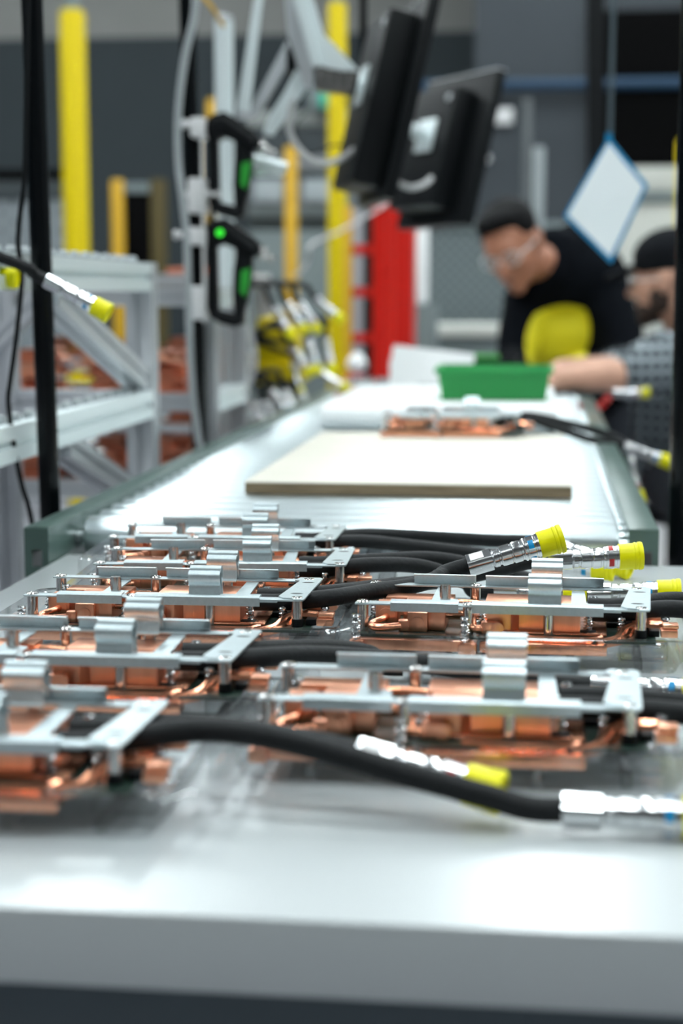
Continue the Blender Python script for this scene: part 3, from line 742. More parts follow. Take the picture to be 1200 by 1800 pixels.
m = MB(); poly_px(m, [(520, 122), (545, 138), (528, 168), (478, 238), (462, 234), (472, 205), (500, 160)], Ya + .03, .016); m.build('lower_blade', M['alu_lit'], e)
m = MB(); poly_px(m, [(503, 72), (506, 110), (450, 205), (432, 215), (440, 190)], Ya + .10, .02); m.build('rear_strut', M['alu'], e)
MB().obox(at(513, 106, Ya + .06), .018, .03, .045, .005).build('knob', M['black_plastic'], e)
e = empty('support_tube', at(426, 205, 3.0), 0, 'pale tapered aluminium tube rising between the silver post and the arm', 'tube')
MB().cyl((0, 0, 0), at(462, -60, 3.0) - e.location, .0125, .0075, 18).build('tube', M['alu_lit'], e)
MB().lathe([(.0135, 0), (.0135, .012)], (0, 0, -.004), (0, 0, 1), 18).build('collar', M['alu'], e)
# black cable stub & grey loops
cable('cable', [(530, 150, 3.1), (512, 190, 3.08), (508, 225, 3.08), (520, 255, 3.08), (545, 280, 3.08), (572, 288, 3.1), (605, 276, 3.15), (638, 250, 3.2)], .0062, M['cable_grey'], 'thick grey cable looping from the arm to the near monitor')
cable('cable', [(692, 308, 3.35), (700, 322, 3.35), (722, 330, 3.35), (745, 324, 3.4), (757, 314, 3.5)], .0062, M['cable_grey'], 'short grey cable loop between the two monitors')
cable('cable', [(538, 200, 3.3), (522, 215, 3.3), (520, 240, 3.3), (545, 270, 3.3), (590, 255, 3.3), (640, 270, 3.3)], .0022, M['black_plastic'], 'thin black wire crossing the bright yellow post')

# ------------------------------------------------------------------ monitors
def monitor(label, Y, P, house, ang, depth_w, grp='black monitors on arms'):
    """P: four px corners of the display slab's left (rear edge) face strip; built as tilted box"""
def make_monitor(origin, up_lean, yaw, w_, h_, hs, label, Yc):
    e = empty('monitor', origin, 0, label, 'monitor', 'black monitors on arms')
    R = Matrix.Rotation(yaw, 4, 'Z') @ Matrix.Rotation(up_lean, 4, 'X')
    # local: x = width, y = screen normal (front = +y), z = up
    MB().box(-w_ / 2, w_ / 2, -.012, .012, -h_ / 2, h_ / 2, .003, R).build('display', M['black_plastic'], e)
    MB().box(-w_ / 2 + .012, w_ / 2 - .012, .0121, .0126, -h_ / 2 + .015, h_ / 2 - .012, 0, R).build('screen', M['void'], e)
    hx0, hx1, hz0, hz1, hd = hs
    MB().box(hx0, hx1, -.0125 - hd, -.0125, hz0, hz1, .010, R).build('rear_housing', M['black_plastic'], e)
    MB().box(-w_ / 2 + .002, w_ / 2 - .002, -.010, .012, h_ / 2 + .0002, h_ / 2 + .003, .001, R).build('top_trim', M['alu'], e)
    my = -.013 - hd
    MB().box(-.035, .035, my - .006, my - .0005, -.02, .055, .002, R).cyl(R @ V((0, my - .006, .02)), R @ V((0, my - .05, .02)), .016, n=18).build('wall_mount_plate', M['alu_lit'], e)
    MB().box(hx1 - .03, hx1 - .014, my - .003, my + .004, hz1 - .035, hz1 - .022, .002, R).build('badge', M['alu'], e)
    return e
make_monitor(at(698, 184, 3.25), math.radians(-13), math.radians(-74), .30, .385, (-.125, .11, -.175, .155, .060), 'nearer black monitor seen from behind, hanging left of the other', 3.25)
make_monitor(at(790, 268, 3.85), math.radians(-14), math.radians(-55), .30, .350, (-.115, .085, -.145, .130, .055), 'farther black monitor seen from behind with a silver mount', 3.85)
e = empty('mount_post', at(638, 60, 3.5), 0, 'dark mount post behind the nearer monitor', 'post')
MB().cyl((0, 0, -.10), (0, 0, 1.2), .008, n=12).build('tube', M['black_paint'], e)
MB().tube([V((0, 0, -.10)), at(650, 110, 3.4) - e.location, at(668, 150, 3.3) - e.location], .012, 12).build('arm', M['alu_lit'], e)
o = empty('red_stand', at(712, 250, 4.6), 0, 'slanting slim red post between the two monitors', 'post')
MB().cyl(at(686, 372, 4.6) - o.location, at(722, 215, 4.6) - o.location, .012, n=14).build('tube', M['red'], o)
MB().cyl(V((at(686, 372, 4.6).x, 4.6, .0)) - o.location, at(686, 372, 4.6) - o.location, .012, n=14).build('lower_tube', M['red'], o)
MB().lathe([(.0135, 0), (.0135, .01)], at(697, 318, 4.6) - o.location, (0, 0, 1), 14).build('collar', M['alu'], o)

# ------------------------------------------------------------------ hanging sheet
cn = [at(1070, 240, 3.3), at(1138, 325, 3.25), at(1073, 463, 3.25), at(990, 380, 3.3)]
e = empty('hanging_sheet', cn[0], 0, 'white document in a blue-edged plastic pocket hanging by one corner', 'document pocket')
def quad_slab(pts, th, inset, off):
    c = sum(pts, V()) / 4; n_ = (pts[1] - pts[0]).cross(pts[3] - pts[0]).normalized()
    if n_.y > 0: n_ = -n_
    q = [c + (p - c) * (1 - inset) + n_ * off for p in pts]
    return [p - cn[0] for p in q] + [p - cn[0] - n_ * th for p in q]
QF = [(0, 1, 2, 3), (7, 6, 5, 4)] + [(i, (i + 1) % 4, 4 + (i + 1) % 4, 4 + i) for i in range(4)]
MB().add(quad_slab(cn, .003, 0, 0), QF).build('pocket', M['blue'], e)
MB().add(quad_slab(cn, .001, .10, .0015), QF).build('paper', M['paper'], e)
MB().cyl((0, 0, -.012), (0, 0, .006), .006, n=10).build('grommet', M['blue'], e)
tag(MB().cyl(at(1072, 240, 3.3), at(1085, -300, 3.3), .0045, n=10).build('hanging_rod', M['steel_frame']), 'thin dark rod from which the blue-edged document hangs', 'rod')
pl = empty('dark_upright', at(1062, 230, 6.1), 0, 'dark slanting upright in front of the black opening', 'upright')
pl.location.z = 0
MB().prism([(-.045, 1.0), (.02, 1.0), (-.02, 2.6), (-.085, 2.6)], .05, (0, .05, 0), (1, 0, 0), (0, 0, 1)).build('upright', M['black_plastic'], pl)
MB().box(-.05, .04, 0, .08, 0, 1.0, .004).build('base_column', M['black_plastic'], pl)

# ------------------------------------------------------------------ floor posts and safety frames in the background
def post_px(name, x0, x1, ytop, Y, m, label, cat='post', zb=0, extra=None):
    a, b = at((x0 + x1) / 2, ytop, Y), at(x1, ytop, Y); r = (x1 - x0) / 2 * Y / FPX
    e = empty(name, (a.x, Y, zb), 0, label, cat)
    MB().lathe([(r, 0), (r, a.z - zb - r * .3), (r * .8, a.z - zb)], (0, 0, 0), (0, 0, 1), 20).build('sleeve', m, e)
    if extra: MB().cyl((0, 0, a.z - zb), (0, 0, extra), r * .55, n=14).build('inner_tube', M['slate'], e)
    return e
post_px('bollard', 104, 149, 18, 7.0, M['yellow_paint'], 'tallest wide yellow bollard post at the left behind the racks', 'bollard', extra=3.0)
post_px('bollard', 576, 609, 5, 6.4, M['yellow_paint'], 'tall bright yellow post left of the red cabinet', 'bollard', extra=3.0)
post_px('guard_post', 603, 619, 362, 5.6, M['orange_yellow'], 'slim yellow post standing against the red cabinet rungs', 'post')
post_px('guard_post', 195, 217, 316, 8.6, M['orange_yellow'], 'amber guard post beside the dark door panel', 'post')
post_px('guard_post', 500, 522, 258, 9.2, M['orange_yellow'], 'amber guard post in front of the grey machine', 'post')
post_px('guard_post', 364, 379, 174, 9.0, M['orange_yellow'], 'amber guard post peeping out behind the silver post', 'post')
post_px('guard_post', 1191, 1212, 246, 9.0, M['yellow_paint'], 'yellow post at the right edge in front of cream panels', 'post')
post_px('silver_rod', 937, 957, 258, 6.8, mat('dull_rod', (.24, .27, .28), .4), 'slim bright rod rising behind the bending worker', 'rod')
post_px('silver_rod', 921, 934, 172, 9.0, mat('dark_rod', (.075, .085, .09), .5), 'dull slender rod farther behind the bending worker', 'rod')
def panel_px(name, x0, y0, x1, y1, Y, m, label, cat, th=.05, kind=None, to_floor=False):
    a, b = at(x0, y0, Y), at(x1, y1, Y)
    o = MB().box(a.x, b.x, Y, Y + th, 0 if to_floor else min(a.z, b.z), max(a.z, b.z), .004).build(name, m)
    if label: tag(o, label, cat)
    return o
# dark door with frame
e = empty('guard_door', (at(218, 500, 8.6).x, 8.6, 0), 0, 'dark guard door standing right of the amber post', 'door panel')
w_ = at(292, 500, 8.6).x - at(218, 500, 8.6).x; zt = at(220, 322, 8.6).z
MB().box(.01, w_ - .08, 0, .03, .1, zt, .004).build('door_leaf', M['void'], e)
MB().box(w_ - .075, w_, -.01, .04, 0, zt + .02, .004).build('frame', mat('brown_frame', (.075, .055, .012), .6), e)
MB().box(.01, w_ - .08, -.012, -.001, zt - .05, zt, .003).build('top_rail', M['slate'], e)
# mesh fence on the left
e = empty('mesh_fence', (at(-200, 500, 8.0).x, 8.0, 0), 0, 'grey mesh fence panel at the far left behind the black pole', 'fence')
w_ = at(112, 500, 8.0).x - e.location.x
MB().box(0, w_, 0, .02, .1, at(0, 352, 8.0).z).build('mesh_panel', M['perf_light'], e)
MB().box(0, w_, -.01, .03, at(0, 352, 8).z + .001, at(0, 318, 8).z, .004).build('upper_panel', mat('dark_grey_panel', (.035, .045, .05), .6), e)
MB().box(0, w_, -.015, .035, at(0, 317, 8).z, at(0, 298, 8).z, .004).build('top_rail', M['void'], e)
# perforated grey partition behind the workers
e = empty('partition', (at(640, 500, 8.0).x, 8.0, 0), 0, 'grey perforated partition behind the workers', 'partition')
w_ = at(1040, 500, 8.0).x - e.location.x
MB().box(0, w_, 0, .03, .1, at(800, 402, 8.0).z).build('panel', M['perf_dark'], e)
MB().box(0, w_, -.02, .05, at(800, 402, 8.0).z + .001, at(800, 390, 8.0).z, .006).build('top_rail', M['slate'], e)
# bench in front of the partition
e = empty('side_bench', (at(720, 590, 7.2).x, 7.2, 0), 0, 'pale bench standing in front of the perforated partition', 'bench')
w_ = at(880, 590, 7.2).x - e.location.x; zt = at(800, 572, 7.2).z
MB().box(0, w_, 0, .6, zt - .05, zt, .01).build('benchtop', M['cream'], e)
MB().box(.02, w_ - .02, .04, .56, 0, zt - .052, .005).build('cabinet', M['slate'], e)
# white tube in front of the partition
tag(MB().lathe([(.020, 0), (.032, .01), (.032, .42), (.022, .44)], at(738, 535, 6.6), (0, 0, 1), 16).build('white_cylinder', M['white']), 'upright white canister to the right of the red cabinet', 'canister')
e2 = empty('canister_stand', (at(738, 535, 6.6).x, 6.6, 0), 0, 'slate stand carrying the white canister', 'stand')
MB().box(-.07, .07, -.07, .07, 0, at(738, 535, 6.6).z - .001, .005).build('column', M['slate'], e2)
# cream shelving at right
e = empty('cream_cabinet', (at(1078, 400, 9.3).x, 9.3, 0), 0, 'cream cabinets stacked below the black opening at the far right', 'cabinet')
for (y0, y1) in ((303, 344), (364, 700)):
    MB().box(0, 1.6, 0, .4, max(0, at(0, y1, 9.3).z) if y1 < 600 else 0.02, at(0, y0, 9.3).z, .01).build('door', M['cream'], e)
MB().box(-.02, 1.62, -.02, .42, at(0, 362, 9.3).z, at(0, 346, 9.3).z, .004).build('shelf', M['slate'], e)
# blue conduit along the wall
tag(MB().cyl(at(735, 152, 9.9), at(1260, 145, 9.9), .034, n=16).build('wall_pipe', mat('blue_pipe_paint', (.006, .034, .075), .6)), 'long blue pipe running along the far wall', 'pipe')
e = empty('wall_sign', at(881, 204, 9.95), 0, 'small white plate on the far slate wall', 'sign')
MB().box(-.066, .066, 0, .03, -.045, .045, .006).build('plate', M['offwhite'], e)
e = empty('wall_switch', at(855, 278, 9.95), 0, 'small pale round fitting on the far slate wall below the white plate', 'fitting')
MB().lathe([(.022, 0), (.022, .03), (.014, .04)], (0, .04, 0), (0, -1, 0), 16).build('knob', M['offwhite'], e)
# grey machine at the middle distance
e = empty('grey_machine', (at(436, 500, 9.6).x, 9.6, 0), 0, 'grey machine cabinet with a pale sign behind the yellow posts', 'machine')
W9 = at(650, 500, 9.6).x - e.location.x
def band_(y0, y1, d0, nm, m, x0=0, x1=None):
    MB().box(x0, W9 if x1 is None else x1, -d0, .5, at(500, y1, 9.6).z, at(500, y0, 9.6).z, .006).build(nm, m, e)
band_(196, 222, .02, 'top_panel', mat('pale_grey_panel', (.26, .28, .27), .6))
band_(223, 274, 0, 'dark_panel', mat('charcoal_panel', (.040, .050, .056), .6))
band_(275, 300, .03, 'ledge', mat('mid_grey_panel', (.20, .21, .22), .6))
band_(301, 314, 0, 'gap_panel', M['steel_frame'])
band_(364, 382, .01, 'lower_ledge', mat('grey_ledge', (.12, .14, .14), .6))
band_(383, 404, -.02, 'recess', mat('recess_grey', (.035, .045, .046), .6))
MB().box(0, W9, 0, .5, 0, at(500, 405, 9.6).z, .006).build('base_cabinet', M['slate'], e)
MB().box(0, W9, 0, .5, at(500, 363, 9.6).z, at(500, 315, 9.6).z, .004).build('sign_backing', mat('backing_grey', (.14, .155, .165), .6), e)
for (x0, x1) in ((447, 497), (534, 580)):
    MB().box(at(x0, 340, 9.6).x - e.location.x, at(x1, 340, 9.6).x - e.location.x, -.02, -.001, at(0, 358, 9.6).z, at(0, 320, 9.6).z, .003).build('sign_plate', M['sign'], e)
tag(MB().box(at(561, 0, 9.4).x, at(584, 0, 9.4).x, 9.4, 9.42, at(0, 196, 9.4).z, at(0, 166, 9.4).z, .003).build('green_sign', mat('mint_sign', (.02, .42, .27), .5)), 'small mint green sign above the grey machine', 'sign')
tag(MB().box(at(540, 0, 9.42).x, at(590, 0, 9.42).x, 9.421, 9.57, at(0, 197, 9.42).z, at(0, 160, 9.42).z, .003).build('sign_holder', M['slate']), 'slate holder behind the mint green sign', 'holder')

# ------------------------------------------------------------------ red cabinet with rungs
e = empty('red_cabinet', (at(687, 500, 5.6).x, 5.6, 0), 0, 'tall glossy red column cabinet with side rungs behind the carton', 'cabinet')
s_ = 5.6 / FPX; h_ = at(687, 362, 5.6).z
m = MB(); prof = []
for k in range(9): a = PI * k / 8; prof.append((-math.cos(a) * 33 * s_, -math.sin(a) * 12 * s_))
m.prism([(-33 * s_, .12)] + prof + [(33 * s_, .12)], h_); m.build('column', M['red'], e, 60)
MB().box(31 * s_, 38 * s_, .0, .16, 0, h_ * .995, .002).build('side_panel', M['red'], e)
for y in (440, 513, 592): MB().box(-76 * s_, -34 * s_, .02, .06, at(0, y + 9, 5.6).z, at(0, y - 8, 5.6).z, .004).build('rung', M['red'], e)
MB().box(-84 * s_, -76 * s_, .01, .07, 0, h_ * .96, .004).build('rung_rail', M['orange_yellow'], e)
MB().box(-30 * s_, 30 * s_, .0, .10, h_ + .001, h_ + .02, .004).build('top_cap', M['offwhite'], e)
e = empty('supply_panel', (at(635, 500, 6.1).x, 6.1, 0), 0, 'grey and black upright panel seen between the red rungs', 'panel')
MB().box(-.035, .008, 0, .05, 0, at(0, 372, 6.1).z, .004).build('grey_strip', mat('pale_strip', (.33, .34, .36), .5), e)
MB().box(.012, .075, -.01, .06, 0, at(0, 362, 6.1).z, .004).build('black_strip', M['black_plastic'], e)
e = empty('small_fitting', at(625, 640, 5.0), 0, 'white and pink fitting on a stand low beside the red cabinet', 'fitting')
MB().lathe([(.018, 0), (.030, .01), (.030, .03), (.012, .055)], (0, 0, -.02), (.2, 0, 1), 14).build('white_body', M['white'], e)
MB().box(-.03, .03, -.02, .02, -.075, -.030, .006).build('pink_block', mat('pink_plastic', (.60, .10, .13), .5), e)
MB().box(-.02, .02, -.015, .015, -at(625, 640, 5.0).z, -.076, .003).build('stand', M['black_plastic'], e)

# ------------------------------------------------------------------ racks on the left
XR = -.636
def frame_rack(name, label, x0, x1, y0, y1, levels, top, size, shelf=True, braces=()):
    e = empty(name, ((x0 + x1) / 2, (y0 + y1) / 2, 0), 0, label, 'rack'); c = e.location.copy()
    for x in (x0, x1):
        for y in (y0, y1):
            m = MB(); extr(m, V((x, y, 0)) - c, V((x, y, top)) - c, size); m.build('upright', M['alu'], e)
    for z in levels:
        for x in (x0, x1):
            m = MB(); extr(m, V((x, y0 + size / 2, z)) - c, V((x, y1 - size / 2, z)) - c, size); m.build('side_beam', M['alu_lit'] if x == x1 else M['alu'], e)
        for y in (y0, y1):
            m = MB(); extr(m, V((x0 + size / 2, y, z)) - c, V((x1 - size / 2, y, z)) - c, size * .9); m.build('cross_beam', M['alu'], e)
        if shelf: MB().box(x0 + size / 2 - c.x, x1 - size / 2 - c.x, y0 + size / 2 - c.y, y1 - size / 2 - c.y, z - .006, z + .004).build('shelf', M['alu'], e)
    for (pa, pb) in braces:
        m = MB(); extr(m, V(pa) - c, V(pb) - c, size * .8, (1, 0, 0)); m.build('brace', M['alu'], e)
    return e
r1 = frame_rack('flow_rack', 'aluminium profile rack nearest the conveyor on the left', -1.50, XR, 1.25, 2.62, (1.155, .953), 1.178, .044, False,
    braces=[((XR, 2.10, 1.13), (XR, 2.58, .995)), ((XR, 2.14, .93), (XR, 2.58, .80)), ((-1.50, 2.58, .99), (-1.50, 2.1, 1.13))])
c = r1.location.copy()
# small wheels set in the beams
for z in (1.155, .953):
    m = MB(); y = 1.3
    while y < 2.58:
        m.lathe([(.007, 0), (.009, .002), (.009, .010), (.007, .012)], V((XR - .006, y, z + .0235)) - c, (1, 0, 0), 12); y += .055
    tag(m.build('wheel_track', mat('wheel_grey', (.34, .37, .38), .6), r1), kind='stuff')
MB().box(-1.476 - c.x, -.80 - c.x, 1.28 - c.y, 2.60 - c.y, .905, .915, .002).build('shelf', mat('mauve_grey_shelf', (.27, .26, .30), .5), r1)
m = MB(); extr(m, V((-.86, 2.61, 0)) - c, V((-.86, 2.61, 1.13)) - c, .036); m.build('upright', M['alu'], r1)
m = MB(); extr(m, V((-1.0, 2.60, .93)) - c, V((-.79, 2.60, 1.13)) - c, .03, (0, 1, 0)); m.build('brace', M['alu'], r1)
r2 = frame_rack('flow_rack', 'aluminium rack stacked with copper plates behind the nearest rack', -1.75, -.605, 3.0, 3.32, (1.122, .930, .765), 1.14, .036)
r3 = frame_rack('flow_rack', 'rack behind the power tools whose hoses droop towards the rollers', -1.60, -.735, 3.90, 4.40, (1.160, .960, .80), 1.18, .034)
r4 = frame_rack('flow_rack', 'low aluminium rack farthest left behind the black pole', -2.75, -1.35, 4.9, 5.5, (.30, .62), .64, .04)

# heaps of copper cold plates on the racks
def make_plate():
    m = MB(); m.box(-.10, .10, -.045, .045, 0, .008, .002)
    m.box(-.085, -.03, -.030, .025, .008, .024, .002).box(.005, .075, -.032, .010, .008, .026, .003).box(-.02, .0, -.02, .03, .008, .018, .002).box(.03, .09, .015, .038, .008, .020, .002)
    m.tube(spline([(-.03, 0, .018), (-.015, -.02, .020), (.005, -.01, .018)], 5), .0045, 8)
    return m.build('copper_cold_plate', M['copper_dark'])
cp = make_plate(); first = True
alt = cp.data.copy(); alt.materials.clear(); alt.materials.append(M['copper_rough'])
random.seed(11)
def heap(x0, x1, y0, y1, z, nx, ny, layers, label, grp, tilt=.12):
    global first
    for L in range(layers):
        for i in range(nx):
            for j in range(ny):
                o = cp if first else cp.copy()
                if not first: scn.collection.objects.link(o)
                if not first and random.random() < .25: o.data = alt
                first = False
                fx = (i + .5) / nx; fy = (j + .5) / ny
                o.location = (x0 + (x1 - x0) * fx + random.uniform(-.012, .012), y0 + (y1 - y0) * fy + random.uniform(-.02, .02), z + .0045 + L * .026 + (0.0 if L == 0 else random.uniform(0, .004)))
                o.rotation_euler = (random.uniform(-.02, .02) if L == 0 else random.uniform(-tilt, tilt), random.uniform(-tilt, tilt) * .6 if L else 0, random.uniform(-.35, .35))
                tag(o, label, 'cold plate', grp)
heap(-1.66, -.64, 3.06, 3.26, .934, 4, 2, 3, 'copper cold plate heaped on the middle shelf of the rack behind', 'copper plates on the middle shelf')
heap(-1.66, -.64, 3.06, 3.26, .769, 4, 2, 3, 'copper cold plate heaped on the lowest shelf of the rack behind', 'copper plates on the lowest shelf')
heap(-1.02, -.70, 3.06, 3.26, 1.126, 1, 1, 1, 'copper cold plates lying on top of the copper-stacked rack', 'copper plates on the rack top')
heap(-1.30, -.68, 3.95, 4.25, 1.164, 2, 1, 1, 'copper cold plate on top of the rack with the drooping hoses', 'copper plates on the hose rack top')
heap(-1.30, -.68, 3.95, 4.25, .964, 2, 1, 2, 'copper cold plate on the middle shelf of the rack with drooping hoses', 'copper plates on the hose rack middle')
heap(-1.30, -.68, 3.95, 4.25, .804, 2, 1, 2, 'copper cold plate on the lower shelf of the rack with drooping hoses', 'copper plates on the hose rack bottom')

# hoses drooping from the racks, ends capped in yellow
def rack_hose(pts, to, band, label, grp='capped hoses drooping from the rack'):
    P = [at(*p) for p in pts]; e = empty('coolant_hose', P[0], 0, label, 'hose', grp)
    add_hose(e, P, band, cpl_to=at(*to), scale=1.0); return e
rack_hose([(-120, 425, 1.82), (-40, 440, 1.83), (10, 456, 1.85), (50, 472, 1.86), (82, 493, 1.87)], (185, 548, 1.87), 'blue_band', 'hose with yellow-capped coupling reaching across the left black pole', None)
rack_hose([(-330, 440, 1.88), (-240, 450, 1.88), (-180, 462, 1.88), (-90, 476, 1.88)], (30, 490, 1.88), 'red_band', 'yellow-capped hose end just entering at the left photo edge', None)
HL = [
    ((482, 541), (519, 599), 0, 'capped hose of the top row, leftmost, over the yellow panel'),
    ((505, 534), (542, 588), 0, 'capped hose of the top row, second from the left'),
    ((526, 534), (566, 590), 0, 'capped hose of the top row, third from the left'),
    ((556, 525), (601, 562), 0, 'capped hose of the top row, rightmost, touching the yellow post'),
    ((512, 611), (552, 665), 1, 'capped hose of the middle row pointing steeply down to the right'),
    ((542, 599), (559, 655), 1, 'capped hose of the middle row hanging almost upright, left one'),
    ((573, 595), (583, 648), 1, 'capped hose of the middle row hanging almost upright, right one'),
    ((517, 637), (527, 690), 1, 'capped hose of the middle row hanging lowest and leftmost'),
    ((563, 655), (608, 683), 1, 'capped hose of the middle row reaching farthest right'),
    ((477, 688), (516, 737), 2, 'capped hose of the bottom row, third from the left'),
    ((500, 686), (526, 738), 2, 'capped hose of the bottom row, fourth from the left'),
    ((528, 693), (556, 723), 2, 'capped hose of the bottom row, rightmost'),
    ((444, 709), (475, 756), 2, 'capped hose of the bottom row, leftmost'),
    ((465, 707), (492, 748), 2, 'capped hose of the bottom row, second from the left'),
]
for i, (a, b, row, lab) in enumerate(HL):
    Yh = 3.75 + .03 * (i % 3) + (.06 if row == 1 else 0)
    dx, dy = b[0] - a[0], b[1] - a[1]
    sx, sy = (436, 496) if row == 0 else ((438, 590) if row == 1 else (432, 660))
    sx += 3 * (i % 4); sy += 4 * (i % 3)
    mx, my = a[0] - dx * .45, a[1] - dy * .62
    rack_hose([(sx - 30, sy + 2, Yh + .25), (sx, sy - 2, Yh + .15), ((sx + mx) / 2, min(my, (sy + my) / 2 - 2), Yh + .05), (mx, my, Yh), (a[0], a[1], Yh)], (b[0], b[1], Yh - .02), 'blue_band' if i % 2 else 'red_band', lab)
# yellow bin panel
e = empty('yellow_bin', (at(484, 600, 4.0).x, 3.99, 0), 0, 'tall yellow bin standing behind the drooping hoses', 'bin')
s_ = 3.99 / FPX; zt, zb = at(0, 556, 3.99).z, at(0, 672, 3.99).z
MB().box(-36 * s_, 28 * s_, 0, .22, zb, zt, .02).build('bin_body', M['yellow_paint'], e)
MB().box(-32 * s_, 40 * s_, -.012, .23, zb - .002, zb + .05, .008).build('base_rim', M['yellow_paint'], e)
MB().box(-.05, .05, .05, .15, 0, zb - .003, .004).build('stand', M['slate'], e)
cable('cable', [(430, 560, 3.6), (444, 600, 3.6), (448, 640, 3.6), (440, 672, 3.6), (428, 700, 3.6), (428, 900, 3.6), (428, 1420, 3.6)], .0055, M['cable_grey'], 'grey cable hanging below the lower power tool, right one')
cable('cable', [(402, 640, 3.5), (418, 672, 3.5), (430, 705, 3.5), (434, 745, 3.5), (430, 775, 3.5), (430, 900, 3.5), (430, 1448, 3.5)], .0055, M['cable_grey'], 'grey cable beside the silver post, lower left one')
cable('cable', [(517, 485, 4.6), (532, 474, 4.6), (542, 455, 4.6), (548, 430, 4.6), (600, 405, 5.2), (676, 361, 5.59)], .005, M['cable_grey'], 'long pale cable arching between the hoses and the red cabinet')

# loose capped hoses at the right
rack_hose([(905, 705, 4.0), (940, 698, 4.0), (990, 688, 4.0), (1035, 692, 3.95), (1078, 691, 3.9)], (1145, 690, 3.9), 'red_band', 'capped hose end lying level below the seated worker forearm', None)
rack_hose([(890, 742, 3.45), (930, 738, 3.45), (960, 740, 3.42), (988, 742, 3.4)], (1056, 762, 3.4), 'blue_band', 'capped hose end resting on the right conveyor rail', None)

# ------------------------------------------------------------------ people
from mathutils.bvhtree import BVHTree
class Blob(MB):
    def cap(s, p0, p1, r0, r1=None, n=16):
        p0, p1 = V(p0), V(p1); r1 = r0 if r1 is None else r1; L = (p1 - p0).length
        prof = [(r0 * math.sin(a), -r0 * math.cos(a)) for a in [PI / 2 * k / 5 for k in range(6)]] + [(r1 * math.cos(a), L + r1 * math.sin(a)) for a in [PI / 2 * k / 5 for k in range(6)]]
        return s.lathe(prof, p0, (p1 - p0) if L > 1e-6 else (0, 0, 1), n)
    def chain(s, pts, rs):
        for i in range(len(pts) - 1): s.cap(pts[i], pts[i + 1], rs[i], rs[i + 1])
        return s
    def ell(s, c, rx, ry, rz, mtx=None, n=20):
        bm = bmesh.new(); bmesh.ops.create_uvsphere(bm, u_segments=n, v_segments=n // 2 + 2, radius=1)
        Wt = (mtx or Matrix()) @ Matrix.Translation(c) @ Matrix.Diagonal((rx, ry, rz, 1)); bm.verts.index_update()
        s.add([Wt @ v.co for v in bm.verts], [[v.index for v in f.verts] for f in bm.faces]); bm.free(); return s
    def fuse(s, name, m, parent, voxel=.006, smooth_it=4, rough_=0, loc=None):
        loc = loc or parent.location
        s.v = [V(v) - loc for v in s.v]
        o = s.build(name, m, None, 0)
        md = o.modifiers.new('r', 'REMESH'); md.mode = 'VOXEL'; md.voxel_size = voxel
        ms = o.modifiers.new('s', 'SMOOTH'); ms.iterations = smooth_it; ms.factor = .5
        dg = bpy.context.evaluated_depsgraph_get(); dg.update()
        me = bpy.data.meshes.new_from_object(o.evaluated_get(dg)); o.modifiers.clear()
        old = o.data; o.data = me; bpy.data.meshes.remove(old)
        if not me.materials: me.materials.append(m)
        me.shade_smooth()
        if rough_:
            for v in me.vertices:
                k = noise.noise(v.co * 9) * rough_ + noise.noise(v.co * 25) * rough_ * .4; v.co += v.normal * k
        o.parent = parent; return o
def head_matrix(c, u, f):
    u = V(u).normalized(); f = V(f); f = (f - u * f.dot(u)).normalized(); r = f.cross(u)
    return Matrix.Translation(c) @ Matrix((r, f, u)).transposed().to_4x4()
def head(B, Mh):
    e = lambda c, a, b, d: B.ell(c, a, b, d, Mh)
    e((0, -.012, .028), .073, .092, .088); e((0, .02, -.02), .064, .072, .075); e((0, .030, -.062), .050, .052, .042); e((0, .066, -.092), .024, .020, .018)
    e((0, .070, .030), .050, .018, .018)
    B.chain([Mh @ V(p) for p in ((0, .084, .016), (0, .100, -.012), (0, .108, -.026))], [.009, .011, .013])
    for sx in (-1, 1):
        B.cap(Mh @ V((sx * .006, .094, -.030)), Mh @ V((sx * .014, .092, -.030)), .007)
        e((sx * .034, .060, -.022), .022, .022, .020)         # cheek
        e((sx * .075, -.008, -.008), .008, .018, .030); e((sx * .081, -.016, .004), .006, .014, .018)
        e((sx * .031, .076, .006), .013, .010, .010)
    B.cap(Mh @ V((-.018, .083, -.056)), Mh @ V((.018, .083, -.056)), .007); B.cap(Mh @ V((-.014, .082, -.067)), Mh @ V((.014, .082, -.067)), .008)
def hand(B, w, d, nrm, side=1, curl=.5):
    """w wrist, d direction of the hand, nrm back-of-hand normal"""
    w, d, nrm = V(w), V(d).normalized(), V(nrm); nrm = (nrm - d * nrm.dot(d)).normalized(); s_ = d.cross(nrm) * side
    R = Matrix.Translation(w) @ Matrix((s_, d, nrm)).transposed().to_4x4()
    B.ell((0, .045, -.002), .040, .052, .015, R); B.ell((.024, .030, -.008), .018, .032, .015, R)
    for i, (x, L) in enumerate(((.030, .072), (.010, .080), (-.010, .075), (-.029, .060))):
        p = V((x, .088, 0)); a = 0; pts = [p]; seg = (L * .45, L * .30, L * .25)
        for q in range(3):
            a += curl * (.55, .75, .5)[q]; p = p + V((x * .12 * seg[q] / .03, math.cos(a) * seg[q], -math.sin(a) * seg[q])); pts.append(p)
        B.chain([R @ V((x, .060, 0))] + [R @ q for q in pts], [.0095, .0092, .0086, .0080, .0070])
    B.chain([R @ V(q) for q in ((.020, .018, -.006), (.046, .045, -.014), (.056, .070, -.022), (.056, .092, -.030))], [.012, .011, .0095, .008])
